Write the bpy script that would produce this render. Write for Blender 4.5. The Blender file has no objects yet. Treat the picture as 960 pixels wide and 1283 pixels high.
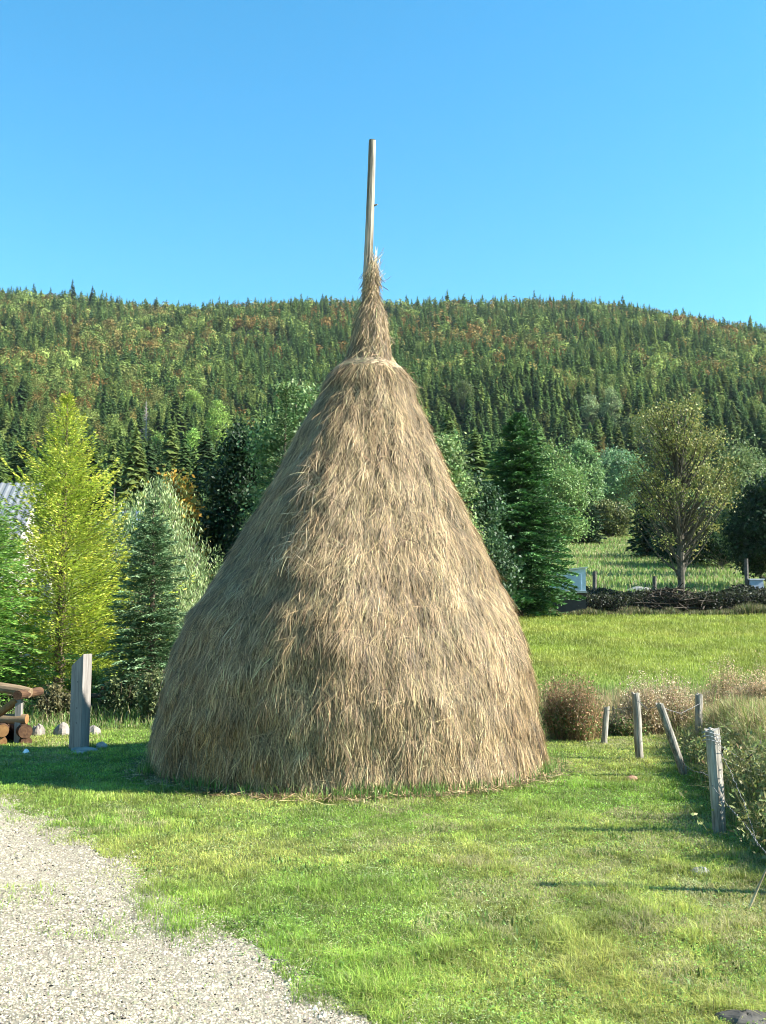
import bpy, math
import numpy as np
from math import radians, sin, cos, tan, atan, pi
from mathutils import Vector

# ------------------------------------------------------------------ camera
F = 1250.0; CX, CY = 480.0, 641.5; EYE = 1.65
PITCH = atan((785 - CY) / F)
sc = bpy.context.scene
cam_d = bpy.data.cameras.new('camera'); cam = bpy.data.objects.new('camera', cam_d)
sc.collection.objects.link(cam); sc.camera = cam
cam.location = (0, 0, EYE); cam.rotation_euler = (pi / 2 + PITCH, 0, 0)
cam_d.sensor_fit = 'VERTICAL'; cam_d.sensor_height = 36; cam_d.lens = F / 1283 * 36
cam_d.clip_start = 0.05; cam_d.clip_end = 8000

# ------------------------------------------------------------------ light
SUN_EL = radians(35); SUN_AZ = radians(98)      # azimuth from +Y (view direction) towards +X (right)
world = bpy.data.worlds.new('World'); sc.world = world; world.use_nodes = True
nt = world.node_tree
bg = nt.nodes['Background']
sky = nt.nodes.new('ShaderNodeTexSky'); sky.sky_type = 'NISHITA'; sky.sun_disc = False
sky.sun_elevation = SUN_EL; sky.sun_rotation = SUN_AZ
sky.altitude = 0; sky.air_density = 1.1; sky.dust_density = 0.0; sky.ozone_density = 3.0
hs = nt.nodes.new('ShaderNodeHueSaturation'); hs.inputs['Saturation'].default_value = 1.31
hs.inputs['Hue'].default_value = 0.482
nt.links.new(sky.outputs[0], hs.inputs['Color']); nt.links.new(hs.outputs[0], bg.inputs[0])
bg.inputs[1].default_value = 0.086
sd = bpy.data.lights.new('sun', 'SUN'); sd.energy = 5.0; sd.angle = radians(0.55); sd.color = (1.0, 0.95, 0.86)
sun = bpy.data.objects.new('sun', sd); sc.collection.objects.link(sun)
sdir = Vector((sin(SUN_AZ) * cos(SUN_EL), cos(SUN_AZ) * cos(SUN_EL), sin(SUN_EL)))
sun.rotation_euler = sdir.to_track_quat('Z', 'Y').to_euler(); sun.location = (20, -10, 30)
sc.view_settings.view_transform = 'Standard'; sc.view_settings.look = 'None'
sc.view_settings.gamma = 1; sc.view_settings.exposure = 1.8
sc.cycles.pixel_filter_type = 'BLACKMAN_HARRIS'; sc.cycles.filter_width = 1.0
sc.cycles.max_bounces = 5; sc.cycles.diffuse_bounces = 2; sc.cycles.glossy_bounces = 1
sc.cycles.transmission_bounces = 3; sc.cycles.transparent_max_bounces = 4

rng = np.random.default_rng(7)
COL = sc.collection.objects

# ------------------------------------------------------------------ geometry helpers
def ray(px, py):
    u = (px - CX) / F; v = (CY - py) / F
    return u, cos(PITCH) - v * sin(PITCH), sin(PITCH) + v * cos(PITCH)
def at(px, py, Y):
    a, b, c = ray(px, py)
    return (a / b * Y, Y, EYE + c / b * Y)
def gp(px, py, z=0.0):
    a, b, c = ray(px, py); t = (z - EYE) / c
    return (a * t, b * t)
def sstep(a, b, x):
    t = np.clip((x - a) / (b - a), 0, 1); return t * t * (3 - 2 * t)

def _h(ix, iy, s):
    v = np.sin(ix * 127.1 + iy * 311.7 + s * 74.7) * 43758.5453
    return v - np.floor(v)
def vnoise(x, y, s=0):
    x = np.asarray(x, float); y = np.asarray(y, float)
    ix = np.floor(x); iy = np.floor(y); fx = x - ix; fy = y - iy
    fx = fx * fx * (3 - 2 * fx); fy = fy * fy * (3 - 2 * fy)
    a = _h(ix, iy, s); b = _h(ix + 1, iy, s); c = _h(ix, iy + 1, s); d = _h(ix + 1, iy + 1, s)
    return (a * (1 - fx) + b * fx) * (1 - fy) + (c * (1 - fx) + d * fx) * fy
def fnoise(x, y, s=0, o=3):
    r = 0; a = .5
    for i in range(o): r = r + a * vnoise(x * 2 ** i, y * 2 ** i, s + i * 3); a *= .5
    return r / (1 - .5 ** o)

PY = np.array([-50, 16, 24, 60, 68, 72, 130, 200, 270, 320, 450, 700, 1200, 1500, 2500])
PZ = np.array([0, 0, .25, 2.25, 2.9, 4.0, 10.5, 20, 34, 47.7, 88, 181, 378, 430, 430])
RX = (np.array([-2000, -300, 0, 100, 150, 250, 300, 400, 500, 600, 700, 760, 850, 960, 1300, 3000]) - 480) / F * 1200
RY = np.array([420, 358, 362, 369, 379, 384, 380, 375, 375, 375, 373, 378, 396, 422, 480, 640])
RZ = EYE + (785 - RY) / F * 1200
def fence_x(y): return np.interp(y, [3, 5, 8.1, 11.5, 13, 16, 20], [2.3, 2.62, 2.9, 3.6, 3.9, 4.6, 5.5])
def gz(x, y):
    x = np.asarray(x, float); y = np.asarray(y, float)
    z = np.interp(y, PY, PZ)
    z = z * (1 + (np.interp(x, RX, RZ) / 385.0 - 1) * sstep(350, 1100, y))
    z = z * (1 - .92 * sstep(0, -6, x) * (1 - sstep(35, 80, y)))
    far = sstep(150, 500, y)
    z = z + far * ((fnoise(x / 130, y / 130, 3) - .5) * 26 + (fnoise(x / 40, y / 40, 9) - .5) * 7) * (1 - .8 * sstep(1000, 1200, y))
    z = z + sstep(15, 25, y) * (1 - sstep(60, 90, y)) * (fnoise(x / 4, y / 4, 5) - .5) * .16
    bank = sstep(0, .7, x - fence_x(y)) * sstep(2.5, 5, y) * (1 - sstep(13, 17, y))
    z = z + bank * (.42 + .12 * vnoise(x * 1.3, y * 1.3, 8))
    near = (1 - sstep(14, 22, y))
    z = z + near * (fnoise(x * .9, y * .9, 12) - .5) * .035
    return z
def gzf(x, y): return float(gz(x, y))

# ------------------------------------------------------------------ materials
def mat(name):
    m = bpy.data.materials.new(name); m.use_nodes = True
    return m, m.node_tree, m.node_tree.nodes['Principled BSDF']
def tint_mat(name, rough=.7, trans=0.0, ns=8.0, var=.25, spec=.25, bump=0.0, objvar=0.0, bns=None, coords='Object'):
    m, t, p = mat(name)
    N, L = t.nodes, t.links
    a = N.new('ShaderNodeAttribute'); a.attribute_name = 'tint'
    tc = N.new('ShaderNodeTexCoord'); no = N.new('ShaderNodeTexNoise')
    no.inputs['Scale'].default_value = ns; no.inputs['Detail'].default_value = 4
    L.new(tc.outputs[coords], no.inputs['Vector'])
    mr = N.new('ShaderNodeMapRange'); mr.inputs['From Min'].default_value = .3; mr.inputs['From Max'].default_value = .7
    mr.inputs['To Min'].default_value = 1 - var; mr.inputs['To Max'].default_value = 1 + var
    L.new(no.outputs['Fac'], mr.inputs['Value'])
    v = mr.outputs[0]
    if objvar:
        oi = N.new('ShaderNodeObjectInfo'); mo = N.new('ShaderNodeMapRange')
        mo.inputs['To Min'].default_value = 1 - objvar; mo.inputs['To Max'].default_value = 1 + objvar
        L.new(oi.outputs['Random'], mo.inputs['Value'])
        mm = N.new('ShaderNodeMath'); mm.operation = 'MULTIPLY'
        L.new(v, mm.inputs[0]); L.new(mo.outputs[0], mm.inputs[1]); v = mm.outputs[0]
    sc_ = N.new('ShaderNodeVectorMath'); sc_.operation = 'SCALE'
    L.new(a.outputs['Color'], sc_.inputs[0]); L.new(v, sc_.inputs['Scale'])
    L.new(sc_.outputs[0], p.inputs['Base Color'])
    p.inputs['Roughness'].default_value = rough; p.inputs['Specular IOR Level'].default_value = spec
    if trans:
        tr = N.new('ShaderNodeBsdfTranslucent'); mx = N.new('ShaderNodeMixShader')
        L.new(sc_.outputs[0], tr.inputs['Color']); mx.inputs[0].default_value = trans
        L.new(p.outputs[0], mx.inputs[1]); L.new(tr.outputs[0], mx.inputs[2])
        L.new(mx.outputs[0], N['Material Output'].inputs['Surface'])
    if bump:
        b = N.new('ShaderNodeBump'); b.inputs['Strength'].default_value = bump; b.inputs['Distance'].default_value = .02
        n2 = N.new('ShaderNodeTexNoise'); n2.inputs['Scale'].default_value = bns or ns * 3; n2.inputs['Detail'].default_value = 5
        L.new(tc.outputs[coords], n2.inputs['Vector']); L.new(n2.outputs['Fac'], b.inputs['Height'])
        L.new(b.outputs[0], p.inputs['Normal'])
    return m
def wood_mat(name, c1, c2, grain=(30, 30, 2.0), bump=.5, rough=.85):
    m, t, p = mat(name); N, L = t.nodes, t.links
    tc = N.new('ShaderNodeTexCoord'); mp = N.new('ShaderNodeMapping'); mp.inputs['Scale'].default_value = grain
    L.new(tc.outputs['Object'], mp.inputs[0])
    n = N.new('ShaderNodeTexNoise'); n.inputs['Scale'].default_value = 1; n.inputs['Detail'].default_value = 6; n.inputs['Roughness'].default_value = .65
    L.new(mp.outputs[0], n.inputs['Vector'])
    r = N.new('ShaderNodeValToRGB'); r.color_ramp.elements[0].position = .36; r.color_ramp.elements[1].position = .66
    r.color_ramp.elements[0].color = (*c1, 1); r.color_ramp.elements[1].color = (*c2, 1)
    L.new(n.outputs['Fac'], r.inputs[0]); L.new(r.outputs[0], p.inputs['Base Color'])
    b = N.new('ShaderNodeBump'); b.inputs['Strength'].default_value = bump; b.inputs['Distance'].default_value = .01
    L.new(n.outputs['Fac'], b.inputs['Height']); L.new(b.outputs[0], p.inputs['Normal'])
    p.inputs['Roughness'].default_value = rough; p.inputs['Specular IOR Level'].default_value = .2
    return m
M_leaf = tint_mat('leaf', .55, .3, 1.2, .25, .3, objvar=.0)
M_needle = tint_mat('needle', .6, .12, 1.5, .25, .25)
M_far = tint_mat('far_foliage', .7, .3, .15, .15, .15, objvar=.22)
M_grass = tint_mat('grass_blade', .55, .35, 1.3, .22, .3)
M_hay = tint_mat('hay', .6, .12, 2.0, .22, .3)
M_hayin = tint_mat('hay_core', .9, 0, 9.0, .35, .1, bump=1.0, bns=40)
M_ground = tint_mat('ground', .95, 0, 2.5, .3, .1, bump=.6, bns=14)
M_road = tint_mat('gravel', .95, 0, 45.0, .3, .15, bump=1.0, bns=110)
M_stone = tint_mat('stone', .85, 0, 6.0, .3, .2, bump=.5, bns=14)
M_peb = tint_mat('pebble', .85, 0, 12.0, .2, .2)
M_bark = tint_mat('bark', .9, 0, 6.0, .4, .15, bump=.8, bns=18)
M_post = wood_mat('weathered_post', (.10, .088, .07), (.42, .385, .32), (28, 28, 2.2), .8)
M_pole = wood_mat('pole_wood', (.10, .085, .06), (.40, .35, .275), (20, 20, 1.1), .9)
M_board = wood_mat('grey_board', (.15, .135, .12), (.29, .265, .24), (26, 26, 1.6), .5)
M_log = wood_mat('brown_log', (.04, .02, .012), (.11, .06, .03), (18, 3, 18), .5)
M_logend = wood_mat('cut_log_end', (.17, .085, .032), (.26, .145, .055), (14, 14, 14), .3)
M_beam = wood_mat('light_beam', (.15, .10, .055), (.25, .18, .11), (3, 20, 20), .4)
M_paint = tint_mat('painted', .7, 0, 5.0, .12, .3, bump=.15)
M_metal = tint_mat('wire_metal', .75, 0, 20, .2, .2)

# ------------------------------------------------------------------ mesh buffers
def _n(v): return v / np.maximum(np.linalg.norm(v, axis=-1, keepdims=True), 1e-9)
class MB:
    def __init__(s): s.V = []; s.F = []; s.C = []; s.n = 0
    def add(s, V, Fq, C):
        V = np.asarray(V, float).reshape(-1, 3); C = np.asarray(C, float)
        if C.ndim == 1: C = np.tile(C, (len(V), 1))
        s.V.append(V); s.C.append(C); s.F.append(np.asarray(Fq, int) + s.n); s.n += len(V)
    def ribbons(s, P, W, S, C):
        """P (n,k,3) polylines, W (n,k) widths, S (n,3) side vectors, C (n,3)"""
        n, k, _ = P.shape
        off = S[:, None, :] * W[:, :, None] * .5
        V = np.stack([P - off, P + off], 2).reshape(n * k * 2, 3)
        b = (np.arange(n) * k * 2)[:, None] + (np.arange(k - 1) * 2)[None]
        b = b.reshape(-1); Q = np.stack([b, b + 1, b + 3, b + 2], 1)
        s.add(V, Q, np.repeat(C, k * 2, 0))
    def cards(s, P, A, B, C):
        """rhombus cards: centre P, half axes A and B"""
        n = len(P)
        V = np.stack([P - A, P + B, P + A, P - B], 1).reshape(-1, 3)
        s.add(V, np.arange(n * 4).reshape(n, 4), np.repeat(C, 4, 0))
    def tube(s, P, R, C, m=6, cap=True):
        P = np.asarray(P, float); k = len(P); R = np.broadcast_to(np.asarray(R, float), (k,))
        T = _n(np.gradient(P, axis=0)); ref = np.array([0, 0, 1.0]) if abs(T[0][2]) < .8 else np.array([1.0, 0, 0])
        A = _n(np.cross(T, ref)); B = np.cross(T, A)
        th = np.arange(m) / m * 2 * pi
        V = P[:, None] + (A[:, None] * np.cos(th)[None, :, None] + B[:, None] * np.sin(th)[None, :, None]) * R[:, None, None]
        i = np.arange(k - 1)[:, None] * m; j = np.arange(m)[None]; j2 = (j + 1) % m
        Q = np.stack([i + j, i + j2, i + m + j2, i + m + j], -1).reshape(-1, 4)
        s.add(V, Q, C)
        if cap:
            for kk in (0, k - 1):
                c = V[kk]; n0 = s.n
                s.add(np.vstack([c, c.mean(0)]), np.stack([np.arange(m), (np.arange(m) + 1) % m, np.full(m, m)], 1), C)
    def box(s, lo, hi, C):
        x0, y0, z0 = lo; x1, y1, z1 = hi
        V = [(x0, y0, z0), (x1, y0, z0), (x1, y1, z0), (x0, y1, z0), (x0, y0, z1), (x1, y0, z1), (x1, y1, z1), (x0, y1, z1)]
        s.add(V, [(0, 3, 2, 1), (4, 5, 6, 7), (0, 1, 5, 4), (1, 2, 6, 5), (2, 3, 7, 6), (3, 0, 4, 7)], C)
    def mesh(s, name, m, smooth=False):
        V = np.concatenate(s.V); C = np.concatenate(s.C)
        me = bpy.data.meshes.new(name)
        me.vertices.add(len(V)); me.vertices.foreach_set('co', V.astype(np.float32).ravel())
        ls = np.concatenate([f.ravel() for f in s.F]); tot = np.concatenate([np.full(len(f), f.shape[1]) for f in s.F])
        st = np.concatenate([[0], np.cumsum(tot)[:-1]])
        me.loops.add(len(ls)); me.loops.foreach_set('vertex_index', ls.astype(np.int32))
        me.polygons.add(len(tot)); me.polygons.foreach_set('loop_start', st.astype(np.int32))
        me.polygons.foreach_set('use_smooth', np.full(len(tot), smooth))
        a = me.attributes.new('tint', 'FLOAT_COLOR', 'POINT')
        c4 = np.ones((len(V), 4), np.float32); c4[:, :3] = np.clip(C, 0, 1); a.data.foreach_set('color', c4.ravel())
        me.update(calc_edges=True); me.materials.append(m)
        return me
    def obj(s, name, m, parent=None, loc=(0, 0, 0), smooth=False):
        o = bpy.data.objects.new(name, s.mesh(name, m, smooth)); COL.link(o)
        o.parent = parent; o.location = loc
        return o
def tag(o, label=None, cat=None, group=None, kind=None):
    if label: o['label'] = label
    if cat: o['category'] = cat
    if group: o['group'] = group
    if kind: o['kind'] = kind
    return o
def thing(name, label, cat, loc=(0, 0, 0), group=None, rz=0):
    o = bpy.data.objects.new(name, None); COL.link(o); o.location = loc; o.rotation_euler = (0, 0, rz)
    o.empty_display_size = .2
    return tag(o, label, cat, group)
def rvec(n): return _n(rng.normal(size=(n, 3)))
def jit(c, n, v=.2, hue=.08):
    c = np.asarray(c, float)
    return np.clip(c * (1 + rng.normal(0, v, (n, 1))) * (1 + rng.normal(0, hue, (n, 3))), .004, .95)

# ------------------------------------------------------------------ terrain
def spaced(n, span, near):
    t = np.linspace(-1, 1, n); k = math.asinh(span / near)
    return np.sinh(t * k) * near
gx = spaced(421, 2400, 4.0); gy = spaced(421, 2400, 6.0) + 12
X, Y = np.meshgrid(gx, gy)
Z = gz(X, Y)
n1 = fnoise(X / 1.7, Y / 1.7, 21)[..., None]; n2 = fnoise(X / 15, Y / 15, 31)[..., None]
c = np.array([.085, .12, .03]) * (1 - n1 * .5) + np.array([.12, .10, .045]) * n1 * .5
fld = (sstep(19, 26, Y) * (1 - sstep(60, 63, Y)))[..., None]
c = c * (1 - fld) + fld * (np.array([.145, .20, .035]) * (1 - n2) + np.array([.18, .19, .05]) * n2)
dit = (sstep(60.5, 62, Y) * (1 - sstep(70, 71.5, Y)))[..., None]
c = c * (1 - dit) + dit * np.array([.035, .032, .02])
mea = sstep(70, 72, Y)[..., None]
c = c * (1 - mea) + mea * (np.array([.13, .19, .04]) * (1 - n2) + np.array([.19, .20, .07]) * n2)
U = X / np.maximum(Y, 1) * F + 480
wood = (sstep(140, 170, Y) * (1 - sstep(685, 700, U) * (1 - sstep(835, 845, U)) * (1 - sstep(325, 335, Y))))[..., None]
c = c * (1 - wood) + wood * np.array([.05, .065, .022])
g = MB(); ny, nx = X.shape
idx = np.arange(ny * nx).reshape(ny, nx)
g.add(np.stack([X, Y, Z], -1), np.stack([idx[:-1, :-1], idx[:-1, 1:], idx[1:, 1:], idx[1:, :-1]], -1).reshape(-1, 4), c.reshape(-1, 3))
tag(g.obj('ground', M_ground, smooth=True), kind='structure')

# gravel road: right edge through these ground points
RE = [gp(0, 1000)] + [gp(*p) for p in ((90, 1040), (165, 1090), (225, 1125), (300, 1185), (400, 1240), (500, 1283))]
RE = np.array([(-14, 16.5), (-7, 12.2)] + RE + [(.9, 3.6), (3.5, 2.4), (9, 1.0)])
rdx, rdy = RE[:, 0], RE[:, 1]
def road_side(x, y):           # > 0 on the gravel (below the edge line)
    return np.interp(x, rdx, rdy) - y
g = MB()
xs = np.linspace(-14, 9, 380); ts = np.linspace(0, 1, 60) ** 1.6
XX, TT = np.meshgrid(xs, ts)
top = np.interp(XX, rdx, rdy) + (fnoise(XX * 2.2, XX * 0 + 3, 3, 4) - .5) * .7
YY = top - TT * 13
ZZ = gz(XX, YY) + .006 - .02 * (TT == 0)
ii = np.arange(XX.size).reshape(XX.shape)
cn = fnoise(XX * 1.2, YY * 1.2, 4)[..., None]
cc = np.array([.22, .19, .14]) * (1 - cn) + np.array([.33, .29, .21]) * cn
rut = np.exp(-((YY - (3.9 - .7 * (XX + 2.2))) / .10) ** 2)[..., None]
cc = cc * (1 - .35 * rut)
g.add(np.stack([XX, YY, ZZ], -1), np.stack([ii[:-1, :-1], ii[1:, :-1], ii[1:, 1:], ii[:-1, 1:]], -1).reshape(-1, 4), cc.reshape(-1, 3))
tag(g.obj('gravel_road', M_road, smooth=True), kind='structure')
# loose pebbles
n = 240000
py = rng.uniform(3.4, 11, n) ** 1.0; pxx = rng.uniform(-.62, .25, n) * py * 1.05
sd_ = road_side(pxx, py) + (fnoise(pxx * 2.2, pxx * 0 + 3, 3, 4) - .5) * .7
k = (sd_ > -.25) & (rng.random(n) < np.clip((sd_ + .3) * 3, 0, 1)); pxx = pxx[k]; py = py[k]; n = len(py)
sz = rng.uniform(.003, .0085, n) * (1 + (rng.random(n) < .02) * 1.2)
o8 = np.array([(1, 0, 0), (0, 1, 0), (-1, 0, 0), (0, -1, 0), (0, 0, 1)], float)
ang = rng.uniform(0, 2 * pi, n); ca, sa = np.cos(ang), np.sin(ang)
V = np.tile(o8, (n, 1, 1)) * (1 + rng.normal(0, .25, (n, 5, 3)))
V = np.stack([V[..., 0] * ca[:, None] - V[..., 1] * sa[:, None], (V[..., 0] * sa[:, None] + V[..., 1] * ca[:, None]) * .75, V[..., 2] * .65], -1) * sz[:, None, None]
V = V + np.stack([pxx, py, gz(pxx, py) + .006], -1)[:, None]
Fb = np.array([(0, 1, 4), (1, 2, 4), (2, 3, 4), (3, 0, 4)])
g = MB(); g.add(V, (np.arange(n) * 5)[:, None, None] + Fb[None], np.repeat(jit((.50, .47, .42), n, .3, .04), 5, 0)) if False else None
g = MB(); g.add(V.reshape(-1, 3), ((np.arange(n) * 5)[:, None, None] + Fb[None]).reshape(-1, 3), np.repeat(jit((.36, .315, .23), n, .45, .05), 5, 0))
tag(g.obj('gravel', M_peb), 'pale crushed gravel lying loose on the road', 'gravel', kind='stuff')

# ------------------------------------------------------------------ haystack
SY = 12.1
prof = [(328, 6), (346, 7.5), (369, 8.5), (385, 14), (412, 21), (438, 24.5), (450, 30), (458, 35), (465, 44), (478, 55), (500, 63), (540, 86), (580, 106), (620, 126),
        (670, 152), (740, 191), (770, 209), (800, 223), (830, 233), (860, 240), (900, 245), (940, 246), (975, 243)]
axis0 = np.array([at(438, 960, SY)[0], SY]); axis1 = np.array([at(466, 328, SY)[0], SY])
pz = np.array([at(480, y, SY)[2] for y, _ in prof]); pr = np.array([w / F * SY for _, w in prof]) * .945
TOPZ = pz[0]; o_ = np.argsort(pz); pz = pz[o_]; pr = pr[o_]; pr = pr * (1 - .015 * sstep(1.8, .6, pz))
AZ = np.array([at(480, y, SY)[2] for y in (960, 850, 800, 740, 670, 600, 465, 328)]); AX = np.array([(x - 480) / F * SY for x in (437, 436.5, 437, 442.5, 449.5, 454.5, 461.5, 465)])
def mound(phi, z):
    """phi 0 = towards camera, + = right"""
    r = np.interp(z, pz, pr)
    a = np.minimum(r, 1.2)
    lump = (fnoise(phi * 2.2 + 10, z * 1.1, 5) - .5) * .17 + (fnoise(phi * 5 + 30, z * 2.0, 15) - .5) * .09
    fold = .16 * np.exp(-((phi + .32 + .12 * np.sin(z * 2.2)) / .28) ** 2) * sstep(4.8, 3.2, z) * sstep(.8, 1.8, z)
    lump = lump + (fnoise(phi * 15 + 3, z * 6 + phi * 2, 25) - .5) * .035 * np.clip(r / 1.2, .2, 1)
    lay = (z * 2.1 + fnoise(phi * 2.5, z * .8, 35) * 2.2) % 1.0
    lump = lump + (.5 - lay) * .022
    r = r + (lump + fold) * a
    f = np.clip(z / TOPZ, 0, 1)
    cx = np.interp(z, AZ, AX)
    return np.stack([cx + np.sin(phi) * r, SY - np.cos(phi) * r, z], -1)
hay = thing('haystack', 'tall conical haystack of dry brown hay built round a wooden pole on the lawn', 'haystack', (axis0[0], SY, 0))
hl = np.array([axis0[0], SY, 0.0])
g = MB()
ph = np.linspace(-pi, pi, 181); zz = np.concatenate([np.linspace(-.06, TOPZ - .02, 150)])
PH, ZZ = np.meshgrid(ph, zz)
P = mound(PH, ZZ)
ii = np.arange(PH.size).reshape(PH.shape)
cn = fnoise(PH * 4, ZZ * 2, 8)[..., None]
core = np.array([.06, .042, .022]) * (1 - cn) + np.array([.12, .08, .04]) * cn  # core coloured dark so the gaps between stems read as shade
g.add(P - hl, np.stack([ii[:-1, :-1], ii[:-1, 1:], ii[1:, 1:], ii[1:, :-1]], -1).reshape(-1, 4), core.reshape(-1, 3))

def strands(g, n, phi, z, L, spread, lift, wid, colr, k=4, gap=.01):
    e = .02
    P0 = mound(phi, z); dphi = _n(mound(phi + e, z) - P0); dz = _n(P0 - mound(phi, z + e * 2))
    nrm = _n(np.cross(dphi, dz)); nrm *= np.sign((nrm * (P0 - np.stack([P0[:, 0] * 0 + hl[0], P0[:, 1] * 0 + SY, P0[:, 2]], -1))).sum(-1, keepdims=True))
    a = rng.normal(0, 1, n) * spread + (fnoise(phi * 7 + z * 2, z * 3.3, 81) - .5) * .3 + (fnoise(phi * 25, z * 10, 83) - .5) * .15
    d = dz * np.cos(a)[:, None] + dphi * np.sin(a)[:, None]
    t = np.linspace(0, 1, k)[None, :, None]
    bend = rng.normal(0, .07, (n, 1, 1)) * L[:, None, None]
    lf = np.abs(rng.normal(0, 1, n)) * lift * .45
    P = P0[:, None] + nrm[:, None] * gap + d[:, None] * t * L[:, None, None] + nrm[:, None] * (lf[:, None, None] * (t * 1.6 - t * t * .9)) \
        + dphi[:, None] * bend * t * (1 - t) * 2 + np.array([0, 0, -1.0]) * (t ** 2) * L[:, None, None] * .12
    # keep lower ends out of the ground
    P[..., 2] = np.maximum(P[..., 2], -.02)
    W = wid[:, None] * np.linspace(1, .8, k)[None]
    S = _n(np.cross(d, nrm + rvec(n) * .42))
    g.ribbons(P - hl, W, S, colr)
def zsample(n, z0=.0, z1=None):
    z1 = z1 or TOPZ
    z = rng.uniform(z0, z1, n * 3); r = np.interp(z, pz, pr) + .06
    k = rng.random(n * 3) < r / 2.5
    return z[k][:n]
def haycol(z, phi, v=.28):
    n = len(z)
    m = fnoise(phi * 3 + 5, z * 1.6, 40)[:, None]
    c = np.array([.285, .190, .090]) * (1 - m) + np.array([.44, .325, .175]) * m
    warm = (np.exp(-((phi + .72) / .35) ** 2 - ((z - .55) / .3) ** 2) * (rng.random(n) < .6))[:, None]
    c = c * (1 - warm) + np.array([.30, .17, .055]) * warm
    grey = (rng.random(n) < .25)[:, None]
    c = np.where(grey, c * np.array([.72, .74, .78]), c)
    gap_shade = fnoise(phi * 26, z * 2.2, 141)  # shade of the gaps between stems, put into the strand colour
    dk = (rng.random(n) < .26 + .22 * (gap_shade < .42))[:, None]; c = np.where(dk, c * .36, c)
    pale = (rng.random(n) < .18)[:, None]; c = np.where(pale, np.minimum(c * 1.7, .8), c)
    return np.clip(c * (1 + rng.normal(0, v, (n, 1))) * (1 + rng.normal(0, .05, (n, 3))), .02, .8)
for cnt, Lr, sp, lift, wr, gap in ((190000, (.04, .16), .42, .008, (.0026, .0046), .003), (130000, (.06, .26), .36, .014, (.0026, .0046), .012),
                                   (16000, (.08, .26), .95, .03, (.003, .0045), .02)):
    z = zsample(cnt); n = len(z)
    phi = rng.uniform(-pi, pi, n)
    cl = fnoise(phi * 9, z * 5, 60)          # locks of hay lie the same way
    L = rng.uniform(*Lr, n) * np.where(z > 4.9, .6, 1)
    strands(g, n, phi + (cl - .5) * .03, z, L, sp, lift, rng.uniform(*wr, n), haycol(z, phi), gap=gap)
# shaggy skirt
n = 9000; phi = rng.uniform(-pi, pi, n); z = rng.uniform(.12, .55, n)
strands(g, n, phi, z, rng.uniform(.12, .34, n), .35, .022, rng.uniform(.003, .006, n), haycol(z, phi), gap=.02)
# loose tufts sticking out near the shadow line
for (cp, cz, m_) in ((-.52, 3.3, 60), (-.42, 3.1, 50), (-.75, 2.1, 25), (-.6, 1.7, 25), (-.35, 2.6, 60), (-.5, 2.35, 60)):
    phi = rng.normal(cp, .07, m_); z = rng.normal(cz, .12, m_)
    strands(g, m_, phi, z, rng.uniform(.12, .34, m_), .9, .09, rng.uniform(.004, .006, m_), jit((.38, .29, .17), m_, .25, .04), gap=.03)
# hay fallen round the foot
n = 5200; a = rng.uniform(-pi, pi, n); rr_ = np.interp(.05, pz, pr) + np.abs(rng.normal(0, .16, n)) * (.4 + 1.2 * fnoise(a * 5, a * 0 + 2, 19))
th_ = rng.uniform(0, 2 * pi, n); L = rng.uniform(.06, .26, n); t3 = np.linspace(-.5, .5, 3)
bx0 = np.stack([axis0[0] + np.sin(a) * rr_, SY - np.cos(a) * rr_], -1)
Pf = np.stack([bx0[:, None, 0] + np.cos(th_)[:, None] * L[:, None] * t3, bx0[:, None, 1] + np.sin(th_)[:, None] * L[:, None] * t3, np.zeros((n, 3))], -1)
Pf[..., 2] = gz(Pf[..., 0], Pf[..., 1]) + .02 + np.abs(rng.normal(0, .02, (n, 3)))
g.ribbons(Pf - hl, np.full((n, 3), .006), np.stack([-np.sin(th_), np.cos(th_), th_ * 0 + .3], -1), haycol(a * 0 + .2, a))
g.obj('hay_mound', M_hay, hay)
# twisted collar of hay where the top wraps the pole
g = MB()
n = 6500; z = rng.uniform(pz[-1] - 1.25, TOPZ + .0, n); phi = rng.uniform(-pi, pi, n)
strands(g, n, phi, np.minimum(z, TOPZ), rng.uniform(.08, .24, n), .35, .012, rng.uniform(.004, .0065, n), haycol(z, phi), gap=.006)
n = 130; z = rng.uniform(pz[-1] - .35, TOPZ + .02, n); phi = rng.uniform(-pi, pi, n)
strands(g, n, phi, z, -rng.uniform(.08, .22, n), .5, .10, rng.uniform(.004, .007, n), jit((.46, .37, .24), n, .3, .05), gap=.01)
n = 1500; zc = at(480, 458, SY)[2]; z = rng.normal(zc, .04, n); phi = rng.uniform(-pi, pi, n)
strands(g, n, phi, z, rng.uniform(.15, .35, n) * rng.choice([-1, 1], n), 0.25, .02, rng.uniform(.005, .008, n), haycol(z, phi), gap=.012)
e = rng.uniform(-pi, pi, 260); zb = rng.normal(zc - .03, .03, 260)          # horizontal wrapped stems
tt = np.linspace(0, .7, 6)
PP = mound(e[:, None] + tt[None], np.repeat(zb[:, None], 6, 1) + rng.normal(0, .012, (260, 6)))
cxy = np.array([hl[0] + (axis1[0] - axis0[0]) * .82, SY])
PP[..., :2] = cxy + (PP[..., :2] - cxy) * 1.07
g.ribbons(PP - hl, np.full((260, 6), .009), np.tile([0, 0, 1.0], (260, 1)), jit((.45, .33, .2), 260, .3, .05))
g.obj('hay_collar', M_hay, hay)
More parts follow.
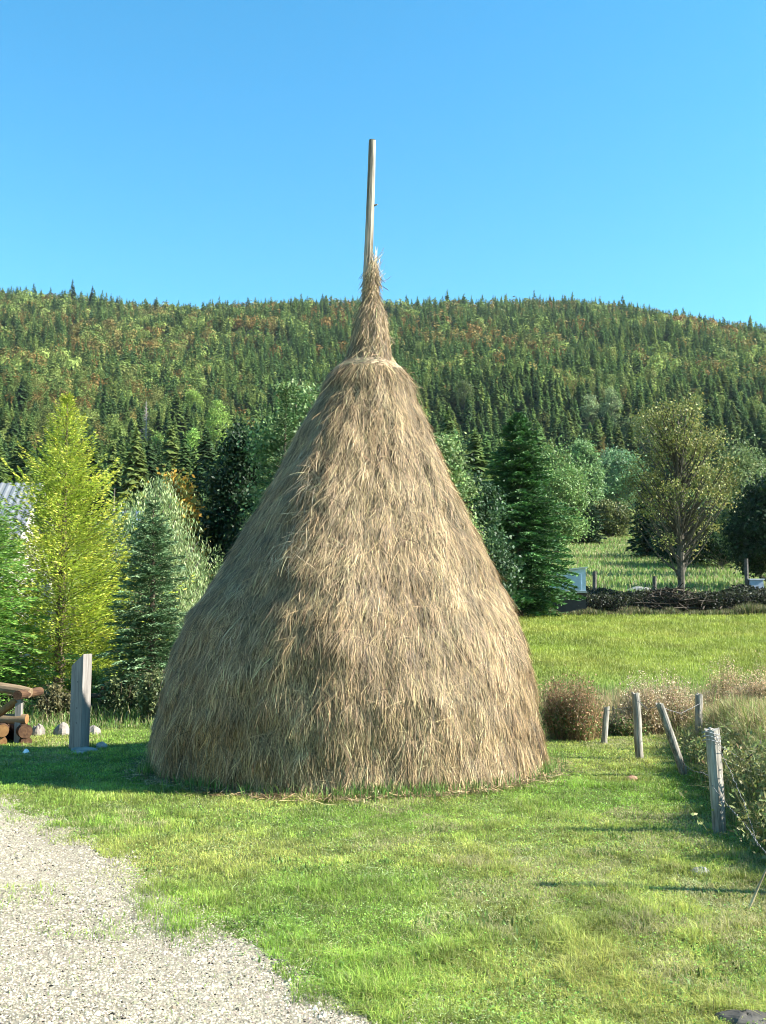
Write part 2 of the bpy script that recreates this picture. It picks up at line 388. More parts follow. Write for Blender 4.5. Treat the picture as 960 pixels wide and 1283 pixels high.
# pole
g = MB(); pt = at(466, 176, SY); k = 24
f = np.linspace(0, 1, k); b0 = np.array([axis0[0], SY, 0]); b1 = np.array(pt)
Pp = b0 + (b1 - b0) * f[:, None]; Pp[:, 0] += np.sin(f * 9) * .012 * f; 
rr = np.interp(f, [0, .75, 1], [.085, .058, .047]) * (1 + rng.normal(0, .02, k))
g.tube(Pp - hl, rr, (.5, .45, .4), 9)
g.V[0][-9:, 2] += np.linspace(-.03, .03, 9) * np.sin(np.arange(9))   # rough cut top
pole = g.obj('pole', M_pole, hay, smooth=False)
g = MB()
for (fy, s_) in ((258, 1),):
    q = np.array(at(467, fy, SY)); q2 = q + np.array([s_ * .062, -.02, .012])
    g.tube([q - hl, q2 - hl], [.014, .008], (.4, .35, .3), 6)
g.obj('knot', M_pole, pole)

# ------------------------------------------------------------------ grass
def blades(g, x, y, h, w, colr, lean=.5, flat=False):
    n = len(x); a = rng.uniform(0, 2 * pi, n); d = np.stack([np.cos(a), np.sin(a), np.zeros(n)], -1)
    side = np.stack([-np.sin(a), np.cos(a), np.zeros(n)], -1); side = _n(side + d * rng.normal(0, .4, (n, 1)))
    base = np.stack([x, y, gz(x, y) - .004], -1)
    ln = np.abs(rng.normal(0, lean, n))[:, None]
    up = np.array([0, 0, 1.0])
    p1 = base + up * h[:, None] * .55 + d * ln * h[:, None] * .3
    p2 = base + up * h[:, None] * (1 - .25 * np.minimum(ln, 1.5)) * (0.12 if flat else 1) + d * ln * h[:, None] * 1.0
    if flat: p1 = base + up * .012 + d * ln * h[:, None] * .5
    g.ribbons(np.stack([base, p1, p2], 1), np.stack([w, w * .85, w * .15], 1), side, colr)
SR = np.interp(0.02, pz, pr)
def in_stack(x, y, m=0): return (x - hl[0]) ** 2 + (y - SY) ** 2 < (SR + m) ** 2
def lawn_pts(n, y0, y1, mx=.52):
    y = np.exp(rng.uniform(math.log(y0), math.log(y1), int(n * .999)))     # denser near the camera
    x = rng.uniform(-mx, mx, len(y)) * y
    return x, y
g = MB()
x, y = lawn_pts(730000, 4.0, 20)
s_ = road_side(x, y) + (fnoise(x * 2.2, x * 0 + 3, 3, 4) - .5) * .7
pn = fnoise(x * 1.4, y * 1.4, 77)
keep = (rng.random(len(x)) < np.where(s_ > 0, np.clip(.85 - s_ * 1.3, .0, 1) * (pn > .42) + .006 + .12 * np.clip((fnoise(x * 1.3, y * 2.6, 91) - .5) * 4, 0, 1) * (y > 5.5) * (s_ < 1.8), 1)) & ~in_stack(x, y, -.05)
x, y, pn = x[keep], y[keep], pn[keep]
n = len(x)
h = rng.uniform(.012, .034, n) * (1 + .6 * (pn > .6)) * (1 + .6 * (fnoise(x * 4, y * 4, 88) > .6))
w = rng.uniform(.0028, .0048, n) * np.clip(y / 7, .9, 1.8)
cA = np.array([.20, .315, .045]); cB = np.array([.36, .38, .09]); m = np.clip((fnoise(x * .8, y * .8, 55) - .3) * 2.2, 0, 1)[:, None]
mott = (fnoise(x * 7, y * 5, 33)[:, None] - .5) * 1.3
colr = (cA * (1 - m) + cB * m) * (1 + mott) * (1 + rng.normal(0, .25, (n, 1))) * (1 + rng.normal(0, .06, (n, 3)))
dry = (rng.random(n) < .06 + .5 * (fnoise(x * .9 + 7, y * .7, 44) > .6) * (fnoise(x * 5, y * 4, 45) > .5))[:, None]; colr = np.where(dry, np.array([.46, .42, .20]) * rng.uniform(.6, 1.1, (n, 1)), colr)
blades(g, x, y, h, w, np.clip(colr, .01, .8), 1.15)
# mown clippings lying on the lawn
x, y = lawn_pts(95000, 4.2, 16); s_ = road_side(x, y)
cl = fnoise(x * 2.3 + y * .6, y * 2.3, 66); keep = (s_ < -.05) & ~in_stack(x, y, 0) & (rng.random(len(x)) < np.clip((cl - .38) * 3.5, .05, 1)); x, y = x[keep], y[keep]; n = len(x)
blades(g, x, y, rng.uniform(.04, .11, n), rng.uniform(.003, .0065, n), jit((.46, .54, .25), n, .4, .08), 1.1, flat=True)
x, y = lawn_pts(110000, 4.2, 16); s_ = road_side(x, y); cl = fnoise(x * 1.9, y * 1.9, 68)
keep = (s_ < .1) & ~in_stack(x, y, 0) & (rng.random(len(x)) < np.clip((cl - .35) * 3, .08, 1)); x, y = x[keep], y[keep]; n = len(x)
Pc = np.stack([x, y, gz(x, y) + rng.uniform(.008, .03, n)], -1); ax = _n(rvec(n) * np.array([1, 1, .35])); bx = _n(np.cross(ax, np.array([0, 0, 1.0]) + rvec(n) * .5)); sz_ = rng.uniform(.004, .010, (n, 1)) * np.clip(y / 7, .9, 1.6)[:, None]
g.cards(Pc, ax * sz_, bx * sz_ * .7, jit((.20, .33, .06), n, .4, .1))          # clover and broad weeds between the blades
tag(g.obj('lawn_grass', M_grass), 'short mown green grass of the lawn with pale clippings', 'grass', kind='stuff')

# taller grass round the foot of the stack and in scattered tufts
g = MB()
n = 9000; a = rng.uniform(-pi, pi, n); r = SR + np.abs(rng.normal(0, .13, n)) - .03
x = hl[0] + np.sin(a) * r; y = SY - np.cos(a) * r
k = rng.random(n) < .25 + .75 * (fnoise(a * 6, a * 0, 14) > .45); x, y = x[k], y[k]; n = len(x)
blades(g, x, y, rng.uniform(.06, .2, n), rng.uniform(.005, .011, n), jit((.13, .22, .05), n, .3, .1), .6)
for i in range(130):
    yy = math.exp(rng.uniform(math.log(4.6), math.log(15))); xx = rng.uniform(-.42, .4) * yy
    if road_side(xx, yy) > -.05 or in_stack(xx, yy, .1): continue
    m_ = rng.integers(20, 60); s_ = rng.uniform(.05, .16)
    blades(g, xx + rng.normal(0, s_, m_), yy + rng.normal(0, s_ * .6, m_), rng.uniform(.02, .06, m_), rng.uniform(.006, .014, m_), jit((.14, .21, .05), m_, .25, .08), .8)
tag(g.obj('grass_tufts', M_grass), 'taller green tufts at the foot of the haystack and over the lawn', 'grass', kind='stuff')

# long dry and green grass on the bank behind the fence
g = MB()
n = 70000; y = rng.uniform(4, 19, n); x = fence_x(y) + rng.exponential(1.5, n) - .02 + rng.normal(0, .08, n)
edge = x - fence_x(y); k = (x < .5 * y + 1.5) & (rng.random(n) < .35 + .65 * sstep(.0, .5, edge)); x, y, edge = x[k], y[k], edge[k]; n = len(x)
tall = fnoise(x * 1.6, y * 1.6, 99)
h = rng.uniform(.10, .32, n) * (.5 + tall) * (.8 + .2 * sstep(0, .4, edge))
dr = (rng.random(n) < (.35 + .5 * tall))[:, None]
colr = np.where(dr, jit((.34, .28, .13), n, .3, .05), jit((.17, .24, .05), n, .3, .08))
blades(g, x, y, h, rng.uniform(.005, .011, n), colr, .75)
n = 26000; y = rng.uniform(15.5, 21, n); x = rng.uniform(1.0, .5 * 21, n); x = np.minimum(x, .5 * y + 1)
dr = (rng.random(n) < np.where((x > 2.8) & (y < 18.5), .8, .4))[:, None]; h = rng.uniform(.12, .45, n) * (.4 + fnoise(x, y, 32)) * (1 + .7 * (x > 3.2) * (y < 18.5))
blades(g, x, y, h, rng.uniform(.007, .013, n), np.where(dr, jit((.38, .29, .15), n, .3, .05), jit((.14, .22, .05), n, .25, .08)), .5)
n = 9000; y = rng.uniform(5.5, 12.5, n); x = fence_x(y) + np.abs(rng.normal(.08, .16, n)); k = fnoise(x * 2, y * 1.6, 37) > .38; x, y = x[k], y[k]; n = len(x)
blades(g, x, y, rng.uniform(.12, .34, n), rng.uniform(.005, .011, n), np.where((rng.random(n) < .4)[:, None], jit((.36, .30, .15), n, .25, .05), jit((.15, .21, .05), n, .3, .08)), .6)
# rough grass on the left beyond the lawn
n = 60000; y = rng.uniform(16.5, 30, n); x = -rng.uniform(.02, .5, n) * y
h = rng.uniform(.12, .5, n) * (.3 + fnoise(x * .8, y * .8, 41)) * sstep(16, 19, y) + .05
dr = (rng.random(n) < .3)[:, None]
blades(g, x, y, h, rng.uniform(.009, .018, n), np.where(dr, jit((.30, .27, .14), n, .25, .05), jit((.14, .22, .05), n, .3, .1)), .6)
tag(g.obj('long_grass', M_grass), 'long uncut grass, partly dry, on the bank and beyond the lawn', 'grass', kind='stuff')

# hay field behind the fence
g = MB()
y = np.exp(rng.uniform(math.log(17), math.log(61), 150000)); x = rng.uniform(-.05, .46, len(y)) * y
n = len(x); nn = fnoise(x / 3, y / 3, 70)[:, None]; n3 = fnoise(x / 1.1, y / 2.2, 71)[:, None]
cA = np.array([.20, .27, .035]); cB = np.array([.30, .30, .06]); cG = np.array([.13, .22, .04])
colr = cA * (1 - nn) + cB * nn
nearg = (np.exp(-((y - 22) / 4.0) ** 2) * .8)[:, None]; colr = colr * (1 - nearg) + cG * nearg
colr = colr * (1 + (n3 - .5) * .9) * (1 + rng.normal(0, .16, (n, 1)))
blades(g, x, y, rng.uniform(.04, .14, n) * np.clip(y / 30, .8, 1.6), rng.uniform(.006, .011, n) * y / 14, np.clip(colr, .01, .7), .8)
tag(g.obj('field_grass', M_grass), 'yellow green grass of the flat field behind the fence', 'grass', kind='stuff')
# reeds along the ditch, far meadow tufts
g = MB()
n = 26000; y = rng.uniform(60.5, 63.5, n); x = rng.uniform(4, 32, n)
cl = fnoise(x * .9, y * .2, 51); h = rng.uniform(.2, .75, n) * (.15 + cl ** 2 * 1.6)
dr = (rng.random(n) < .5)[:, None]
blades(g, x, y, h, rng.uniform(.03, .055, n), np.where(dr, jit((.17, .15, .07), n, .3, .05), jit((.08, .11, .03), n, .3, .1)), .35)  # reed colours darkened for the shadow band along the ditch
n = 48000; y = rng.uniform(70.5, 250, n); x = y * rng.uniform(.14, .42, n)
dr = (rng.random(n) < .3)[:, None]
blades(g, x, y, rng.uniform(.2, .6, n), rng.uniform(.05, .09, n) * np.clip(y / 110, 1, 2), np.where(dr, jit((.32, .28, .14), n, .2, .05), jit((.17, .26, .06), n, .2, .08)), .6)
tag(g.obj('reeds', M_grass), 'dry reeds and rough grass along the dark ditch beyond the field', 'reeds', kind='stuff')

# ------------------------------------------------------------------ trees
def curve_pts(p0, p1, k, wob, sag=0):
    t = np.linspace(0, 1, k)[:, None]; P = p0 + (p1 - p0) * t
    P = P + np.cumsum(rng.normal(0, wob, (k, 3)), 0) * t * .5; P[:, 2] += sag * 4 * t[:, 0] * (1 - t[:, 0])
    return P
def place_tree(name, label, px, ptop, wpx, Y, cat='tree', group=None):
    x = (px - 480) / F * Y; z = gzf(x, Y)
    H = at(px, ptop, Y)[2] - z; R = wpx / 2 / F * Y
    return thing(name, label, cat, (x, Y, z), group), H, R

def conifer(root, H, R, c1, c2, nb=220, per=60, needle=(.10, .035), rise=.25, sag=.25, base=.05, power=.85, bare=.0, trunk_c=(.12, .09, .06), mat_=None, open_=.0, curl=0.0, tipfrac=.4, latk=.3):
    """whorled branches with hanging side twigs, each twig a small leaf card"""
    g = MB(); tr = curve_pts(np.zeros(3), np.array([rng.normal(0, .01) * H, 0, H * .98]), 12, H * .002)
    g.tube(tr, np.linspace(H * .018 + .02, .008, 12), trunk_c, 7)
    t = (rng.random(nb) ** .85) * (1 - base) + base; t = np.sort(t)
    a = np.arange(nb) * 2.399 + rng.normal(0, .25, nb)
    Lb = R * np.clip(1 - t, .0, 1) ** power * rng.uniform(.55, 1.25, nb) * np.where(rng.random(nb) < .08, 1.35, 1) * np.clip(.55 + t * 3, 0, 1) + R * .04
    z0 = t * H
    d = np.stack([np.cos(a), np.sin(a), np.zeros(nb)], -1)
    rs = rise * (.3 + 1.2 * t)
    p0 = np.stack([np.interp(z0, tr[:, 2], tr[:, 0]), np.interp(z0, tr[:, 2], tr[:, 1]), z0], -1)
    def bp(i, s):      # point along branch
        q = p0[i] + d[i] * (Lb[i] * s)[:, None]
        q[:, 2] += Lb[i] * (rs[i] * s - sag * s * s * (1 - .6 * t[i]) + curl * s ** 4)
        return q
    for i in range(0, nb, 1 if nb < 400 else 2):
        s = np.linspace(0, .92, 4); ii_ = np.full(4, i)
        g.tube(bp(ii_, s), np.linspace(.010, .002, 4) * (.4 + .6 * Lb[i]), trunk_c, 3, cap=False)
    g.obj('trunk', M_bark, root)
    g = MB(); n = nb * per
    i = np.repeat(np.arange(nb), per)
    keepn = rng.random(n) < np.clip(Lb[i] / (R * .55), .18, 1); i = i[keepn]; n = len(i)
    s = bare + (1.03 - bare) * rng.random(n) ** .75
    lat = rng.normal(0, 1, n) * (latk * (1 - s) + .05) * Lb[i]
    sd2 = np.stack([-d[i][:, 1], d[i][:, 0], np.zeros(n)], -1)
    P = bp(i, s) + sd2 * lat[:, None]; P[:, 2] -= np.abs(lat) * .25 + np.abs(rng.normal(0, 1, n)) * needle[0] * .45
    ax = _n(d[i] + sd2 * np.sign(lat)[:, None] * .8 + rvec(n) * .45 + np.array([0, 0, rise * .8 - sag * .6]))
    bx = _n(np.cross(ax, rvec(n) + np.array([0, 0, .5])))
    sz = rng.uniform(.6, 1.3, n)[:, None] * (.6 + .4 * (1 - t[i]))[:, None]
    m = (rng.random(n) < tipfrac * sstep(.55, 1.0, s) * 1.5)[:, None]
    br = rng.normal(0, .14, nb)[i][:, None]
    colr = np.where(m, np.array(c2), np.array(c1)) * (1 + br) * (1 + rng.normal(0, .2, (n, 1)))
    g.cards(P, ax * needle[0] * sz, bx * needle[1] * sz, np.clip(colr, .004, .9))
    g.obj('crown', mat_ or M_needle, root)
    return root

def broadleaf(root, H, R, c1, c2, nclump=60, per=220, leaf=.07, base=.25, spreadc=.22, trunk_c=(.16, .14, .11), stems=1, shape=1.0, twigs=0, hang=0, gapn=.0, aspect=.6):
    g = MB(); cz = H * (base + 1) / 2; hz = H * (1 - base) / 2
    cl = []
    while len(cl) < nclump:
        p = rng.uniform(-1, 1, 3); q = np.linalg.norm(p)
        if q > 1 or q < .35: continue
        w = (1 - max(p[2], -1) * .35 * (shape if p[2] > 0 else .4))
        cl.append((p[0] * R * .85 * w, p[1] * R * .85 * w, cz + p[2] * hz * .88))
    cl = np.array(cl)
    for sidx in range(stems):
        off = np.array([rng.normal(0, .1), rng.normal(0, .1), 0]) * (stems > 1) * H * .1
        tr = curve_pts(off * .3, np.array([off[0] * 2, off[1] * 2, H * .86]), 10, H * .004)
        g.tube(tr, np.linspace(H * .02 / stems ** .5 + .02, .012, 10), trunk_c, 7)
        for c_ in cl[sidx::stems]:
            zt = max(H * base * .7, c_[2] - np.hypot(c_[0], c_[1]) * 1.0 - H * .03); zt = min(zt, H * .8)
            st = np.array([np.interp(zt, tr[:, 2], tr[:, 0]), np.interp(zt, tr[:, 2], tr[:, 1]), zt])
            g.tube(curve_pts(st, c_, 5, H * .004, -.02 * H), np.linspace(.008 * H ** .8, .003 * H ** .8, 5), trunk_c, 4, cap=False)
    g.obj('trunk', M_bark, root)
    g = MB(); n = nclump * per; i = np.repeat(np.arange(nclump), per)
    cs = rng.uniform(.6, 1.3, nclump)[i][:, None] * spreadc * R
    P = cl[i] + rng.normal(0, 1, (n, 3)) * cs * np.array([1, 1, .75])
    if hang: P[:, 2] -= rng.random(n) * hang * (.3 + np.hypot(cl[i][:, 0], cl[i][:, 1]) / R); P[:, 2] = np.maximum(P[:, 2], .1)
    out = _n(P - np.array([0, 0, cz * .9]))
    ax = _n(rvec(n) + np.array([0, 0, -1.8 if hang else -.15])); nr = _n(out * .6 + rvec(n))
    bx = _n(np.cross(ax, nr)); sz = rng.uniform(.6, 1.3, n)[:, None] * leaf
    cb = rng.normal(0, .15, nclump)[i][:, None]; m = (rng.random(n) < .35)[:, None]
    colr = np.where(m, np.array(c2), np.array(c1)) * (1 + cb) * (1 + rng.normal(0, .2, (n, 1))) * (1 + rng.normal(0, .05, (n, 3)))
    g.cards(P, ax * sz, bx * sz * aspect, np.clip(colr, .004, .9))
    g.obj('crown', M_leaf, root)
    return root

# --- left garden
r, H, R = place_tree('larch_tree', 'young larch with bright yellow green needles beside the house roof, left of the small spruce', 80, 496, 255, 20.5)
conifer(r, H, R, (.30, .38, .045), (.55, .54, .08), nb=460, per=200, needle=(.05, .014), rise=.55, sag=.2, base=.0, power=.95, curl=.25, latk=.5, mat_=M_leaf)
r, H, R = place_tree('larch_tree', 'fresh green larch cut off by the left edge of the photo', -30, 605, 190, 18.6)
conifer(r, H, R, (.12, .25, .04), (.22, .36, .07), nb=340, per=190, needle=(.055, .014), rise=.35, sag=.3, base=.02, power=.55, latk=.5, mat_=M_leaf)
r, H, R = place_tree('spruce_tree', 'small blue green spruce in front of the pale willow, left of the haystack', 194, 625, 135, 18.8)
conifer(r, H, R, (.085, .15, .06), (.19, .29, .14), nb=260, per=190, needle=(.05, .014), rise=.35, sag=.25, base=.02, power=.7, latk=.4)
r, H, R = place_tree('willow_tree', 'pale green weeping willow with hanging leaves behind the small blue spruce', 196, 585, 150, 22.5)
broadleaf(r, H, R, (.20, .27, .10), (.36, .42, .20), 90, 330, .055, .08, .16, hang=1.3, shape=1.0, aspect=.22)
r, H, R = place_tree('willow_tree', 'slim pale willow between the yellow larch and the small spruce', 140, 572, 80, 23.5)
broadleaf(r, H, R, (.17, .25, .09), (.33, .40, .20), 50, 300, .05, .1, .2, hang=1.0, shape=1.0, aspect=.22)
r, H, R = place_tree('apple_tree', 'small tree with golden orange leaves above the willow', 208, 572, 90, 27)
broadleaf(r, H, R, (.26, .24, .05), (.42, .24, .04), 50, 180, .07, .2, .2)
r, H, R = place_tree('dark_tree', 'large dense dark green tree left of the haystack', 304, 520, 128, 31)
broadleaf(r, H, R, (.016, .038, .014), (.03, .065, .022), 120, 460, .065, .02, .2)
r, H, R = place_tree('ash_tree', 'leafy green tree with sunlit top touching the left flank of the haystack', 370, 446, 118, 28)
broadleaf(r, H, R, (.11, .19, .06), (.24, .33, .13), 110, 420, .055, .1, .2, shape=.6)
r, H, R = place_tree('spruce_tree', 'green spruce half hidden by the left flank of the haystack', 352, 500, 130, 26.5)
conifer(r, H, R, (.05, .11, .035), (.15, .22, .08), nb=230, per=110, needle=(.07, .02), rise=.4, sag=.2, base=.06, power=.7)
r, H, R = place_tree('maple_tree', 'pale leafed tree just behind the right flank of the haystack', 556, 530, 100, 34)
broadleaf(r, H, R, (.14, .22, .07), (.28, .36, .14), 80, 420, .06, .1, .2)
r, H, R = place_tree('dark_tree', 'dark broad tree behind the haystack beside the big spruce', 592, 590, 110, 44)
broadleaf(r, H, R, (.03, .065, .025), (.06, .11, .04), 80, 380, .085, .05, .2)
# --- right, beyond the field
r, H, R = place_tree('spruce_tree', 'big dark green spruce at the field edge right of the haystack', 651, 517, 138, 58)
conifer(r, H, R, (.038, .10, .028), (.085, .19, .05), nb=420, per=230, needle=(.15, .05), rise=.25, sag=.28, base=.03, power=.62)
r, H, R = place_tree('sparse_tree', 'tall airy tree with sparse yellowing leaves beside the brush pile', 852, 468, 158, 66)
broadleaf(r, H, R, (.15, .17, .045), (.28, .27, .08), 160, 95, .085, .17, .10, stems=2, shape=.7, trunk_c=(.09, .08, .06))
r, H, R = place_tree('round_tree', 'round grey green tree behind the sparse tall tree at the right', 934, 545, 80, 92)
broadleaf(r, H, R, (.14, .19, .07), (.22, .27, .11), 80, 300, .13, .1, .2)
r, H, R = place_tree('dark_tree', 'dark tree cut off by the right edge of the photo', 968, 592, 110, 76)
broadleaf(r, H, R, (.018, .038, .014), (.03, .06, .02), 80, 320, .14, .04, .2)
for (nm, lb, px, pt_, w, Yd, c1, c2) in (
    ('dark_tree', 'dark bushy tree between the tall sparse tree and the right edge', 905, 622, 110, 106, (.02, .042, .016), (.035, .065, .022)),
    ('dark_tree', 'low dark tree behind the trunk of the tall sparse tree', 860, 640, 80, 112, (.022, .045, .018), (.04, .07, .025)),
    ('round_tree', 'light green round tree just right of the big spruce', 698, 548, 84, 120, (.13, .22, .06), (.22, .32, .11)),
    ('round_tree', 'olive tree under the light green round tree right of the big spruce', 706, 592, 64, 165, (.10, .13, .04), (.17, .19, .07)),
    ('round_tree', 'fresh green tree at the back of the meadow, left of its twin', 733, 548, 50, 235, (.14, .24, .08), (.22, .34, .13)),
    ('round_tree', 'wide blue green tree above the small far meadow', 775, 553, 66, 262, (.13, .24, .10), (.20, .32, .15)),
    ('round_bush', 'olive round bush at the end of the meadow', 766, 627, 50, 192, (.10, .12, .035), (.17, .18, .06)),
    ('round_bush', 'small brownish bush left of the olive round bush', 722, 634, 30, 180, (.13, .12, .05), (.2, .19, .09))):
    r, H, R = place_tree(nm, lb, px, pt_, w, Yd, 'bush' if 'bush' in nm else 'tree')
    broadleaf(r, H, R, c1, c2, 70, 300, .0013 * Yd, .05, .2)
for (lb, px, pt_, w, Yd) in (
    ('dark conifer at the right edge of the meadow, nearest the sparse tree', 812, 592, 48, 130),
    ('low dark spruce at the far left of the meadow', 735, 612, 44, 165),
    ):
    r, H, R = place_tree('spruce_tree', lb, px, pt_, w, Yd)
    conifer(r, H, R, (.022, .05, .02), (.04, .075, .03), nb=200, per=60, needle=(.35, .12), rise=.2, sag=.25, base=.02, power=.6)

# dry seed-head bushes along the fence
def dry_bush(label, px, ptop, wpx, Yd, cs, green=.25, n=2600):
    x = (px - 480) / F * Yd; z = gzf(x, Yd); H = at(px, ptop, Yd)[2] - z; R = wpx / 2 / F * Yd
    root = thing('dry_bush', label, 'bush', (x, Yd, z), 'dry bushes along the fence')
    g = MB(); m = int(n * .5); a = rng.uniform(0, 2 * pi, m); q = np.sqrt(rng.random(m))
    lob = rng.integers(0, 9, m); lo_ = np.clip(rng.normal(0, .42, (9, 2)), -.6, .6) * R; lh = rng.uniform(.6, 1.15, 9)
    b = np.stack([np.cos(a) * q * R * .3 + lo_[lob, 0], np.sin(a) * q * R * .3 + lo_[lob, 1] * .7, np.zeros(m)], -1)
    hh = H * rng.uniform(.4, 1.0, m) * (1 - .35 * q ** 2) * lh[lob]
    tp = b * 1.35 + np.stack([rng.normal(0, .06, m), rng.normal(0, .06, m), hh], -1); md = (b + tp) / 2 + rng.normal(0, .02, (m, 3))
    g.ribbons(np.stack([b, md, tp], 1), np.tile([.007, .005, .003], (m, 1)), rvec(m), jit((.26, .19, .10), m, .3, .06))
    L0 = np.zeros((9, 3, 3)); L0[:, 1:, :2] = np.stack([lo_ * .5, lo_ * 1.0], 1) * np.array([1, .7]); L0[..., 2] = .03
    g.ribbons(L0, np.full((9, 3), .02), np.tile([0, 0, 1.0], (9, 1)), jit((.26, .19, .10), 9, .3, .06))
    g.obj('stems', M_grass, root)
    g = MB(); k = np.repeat(np.arange(m), 12); mm = len(k); t = rng.uniform(.25, 1.05, mm)[:, None]
    P = b[k] + (tp[k] - b[k]) * t + rng.normal(0, .045, (mm, 3)); P[:, 2] = np.maximum(P[:, 2], .02)
    gr = (rng.random(mm) < green * (1.6 - 1.3 * t[:, 0]))[:, None]
    colr = np.where(gr, jit((.12, .20, .05), mm, .3, .08), jit(cs, mm, .3, .07) * 1.25)
    ax = rvec(mm) * rng.uniform(.008, .026, (mm, 1)); g.cards(P, ax, _n(np.cross(ax, rvec(mm))) * rng.uniform(.004, .011, (mm, 1)), colr)
    g.obj('seed_heads', M_leaf, root)
dry_bush('reddish brown dry bush at the right foot of the haystack', 722, 840, 88, 15.0, (.28, .17, .09), .5, 3600)
dry_bush('pale dry bush behind the upright fence post', 832, 836, 96, 15.8, (.44, .35, .22), .15, 3200)
dry_bush('tawny dry bush right of the pale back post', 915, 828, 100, 16.2, (.42, .32, .18), .2, 3600)
dry_bush('dry bush cut off by the right edge behind the fence', 972, 838, 90, 14.8, (.40, .30, .17), .25, 3000)
dry_bush('low green brown bush beside the short crooked post', 782, 892, 40, 15.6, (.28, .22, .12), .7, 1800)

# undergrowth on the left
def leafy_bush(label, px, ptop, wpx, Yd, c1, c2, n=5000, leaf=.035):
    x = (px - 480) / F * Yd; z = gzf(x, Yd); H = at(px, ptop, Yd)[2] - z; R = wpx / 2 / F * Yd
    root = thing('leafy_shrub', label, 'shrub', (x, Yd, z), 'shrubs behind the lawn on the left')
    g = MB()
    for i in range(26):
        a = rng.uniform(0, 2 * pi); q = rng.random() ** .5
        g.tube(curve_pts(np.zeros(3) + rng.normal(0, .05, 3) * (1, 1, 0), np.array([cos(a) * q * R * .8, sin(a) * q * R * .8, H * rng.uniform(.5, .95)]), 4, .02), [.012, .009, .006, .003], (.12, .09, .06), 4, cap=False)
    g.obj('stems', M_bark, root)
    g = MB(); c_ = rvec(40) * rng.uniform(.4, .85, (40, 1)) * np.array([R, R * .8, H * .5]) + np.array([0, 0, H * .5]); i = rng.integers(0, 40, n)
    P = c_[i] + rng.normal(0, 1, (n, 3)) * np.array([R, R, H]) * .11; P[:, 2] = np.abs(P[:, 2])
    ax = rvec(n); bx = _n(np.cross(ax, rvec(n))); s_ = rng.uniform(.6, 1.3, (n, 1)) * leaf
    m = (rng.random(n) < .35)[:, None]
    g.cards(P, ax * s_, bx * s_ * .5, np.clip(np.where(m, c2, c1) * (1 + rng.normal(0, .25, (n, 1))), .005, .9))
    g.obj('leaves', M_leaf, root)
for (lb, xx, yy, hh, ww) in (('leafy weeds added for shade at the foot of the leaning post', 3.85, 11.3, .34, .7), ('tall pale green weeds added for shade on the bank behind the thick near post', 3.3, 8.35, .62, .8),
                         ('coarse green weeds added for shade on the bank in front of the thick near post', 3.0, 7.3, .44, .8), ('green weeds added for shade between the thick near post and the leaning post', 3.55, 9.8, .3, .7)):
    z = gzf(xx, yy); root = thing('shade_weeds', lb, 'weeds', (xx, yy, z), 'weeds added for shade along the wire fence')  # weeds added on the bank to cast shade round the posts
    g = MB(); m_ = 90; b = np.stack([rng.normal(0, ww * .2, m_), rng.normal(0, ww * .25, m_), np.zeros(m_)], -1); tp = b * 1.5 + np.stack([rng.normal(0, .05, m_), rng.normal(0, .05, m_), hh * rng.uniform(.5, 1, m_)], -1)
    g.ribbons(np.stack([b, (b + tp) / 2, tp], 1), np.tile([.008, .006, .003], (m_, 1)), rvec(m_), jit((.16, .17, .07), m_, .3, .06)); g.obj('stems', M_grass, root)
    g = MB(); k_ = np.repeat(np.arange(m_), 20); mm = len(k_); t = rng.uniform(.1, 1, mm)[:, None]; P = b[k_] + (tp[k_] - b[k_]) * t + rng.normal(0, .035, (mm, 3)); P[:, 2] = np.abs(P[:, 2])
    ax = rvec(mm); g.cards(P, ax * rng.uniform(.015, .035, (mm, 1)), _n(np.cross(ax, rvec(mm))) * rng.uniform(.006, .014, (mm, 1)), jit((.20, .22, .075), mm, .35, .1)); g.obj('leaves', M_leaf, root)
for a_ in (('dark low shrub behind the log porch', 40, 868, 70, 18.5, (.05, .09, .03), (.12, .17, .06)),
           ('brownish low shrub between the log porch and the upright board', 76, 862, 50, 17.8, (.12, .11, .05), (.22, .20, .09)),
           ('green shrub directly behind the upright board', 118, 838, 60, 19.5, (.15, .25, .05), (.28, .36, .09)),
           ('tangled dark shrub under the small spruce', 160, 848, 60, 18.0, (.06, .09, .035), (.17, .2, .08)),
           ('olive shrub against the left foot of the haystack', 200, 842, 46, 17.4, (.10, .13, .05), (.22, .24, .1)),
           ('tall green shrub left of the haystack above the rough grass', 262, 690, 50, 24, (.09, .15, .05), (.2, .27, .1)),
           ('bright green shrub in front of the white house wall', 20, 832, 60, 21.5, (.14, .24, .05), (.26, .36, .08))):
    leafy_bush(*a_)

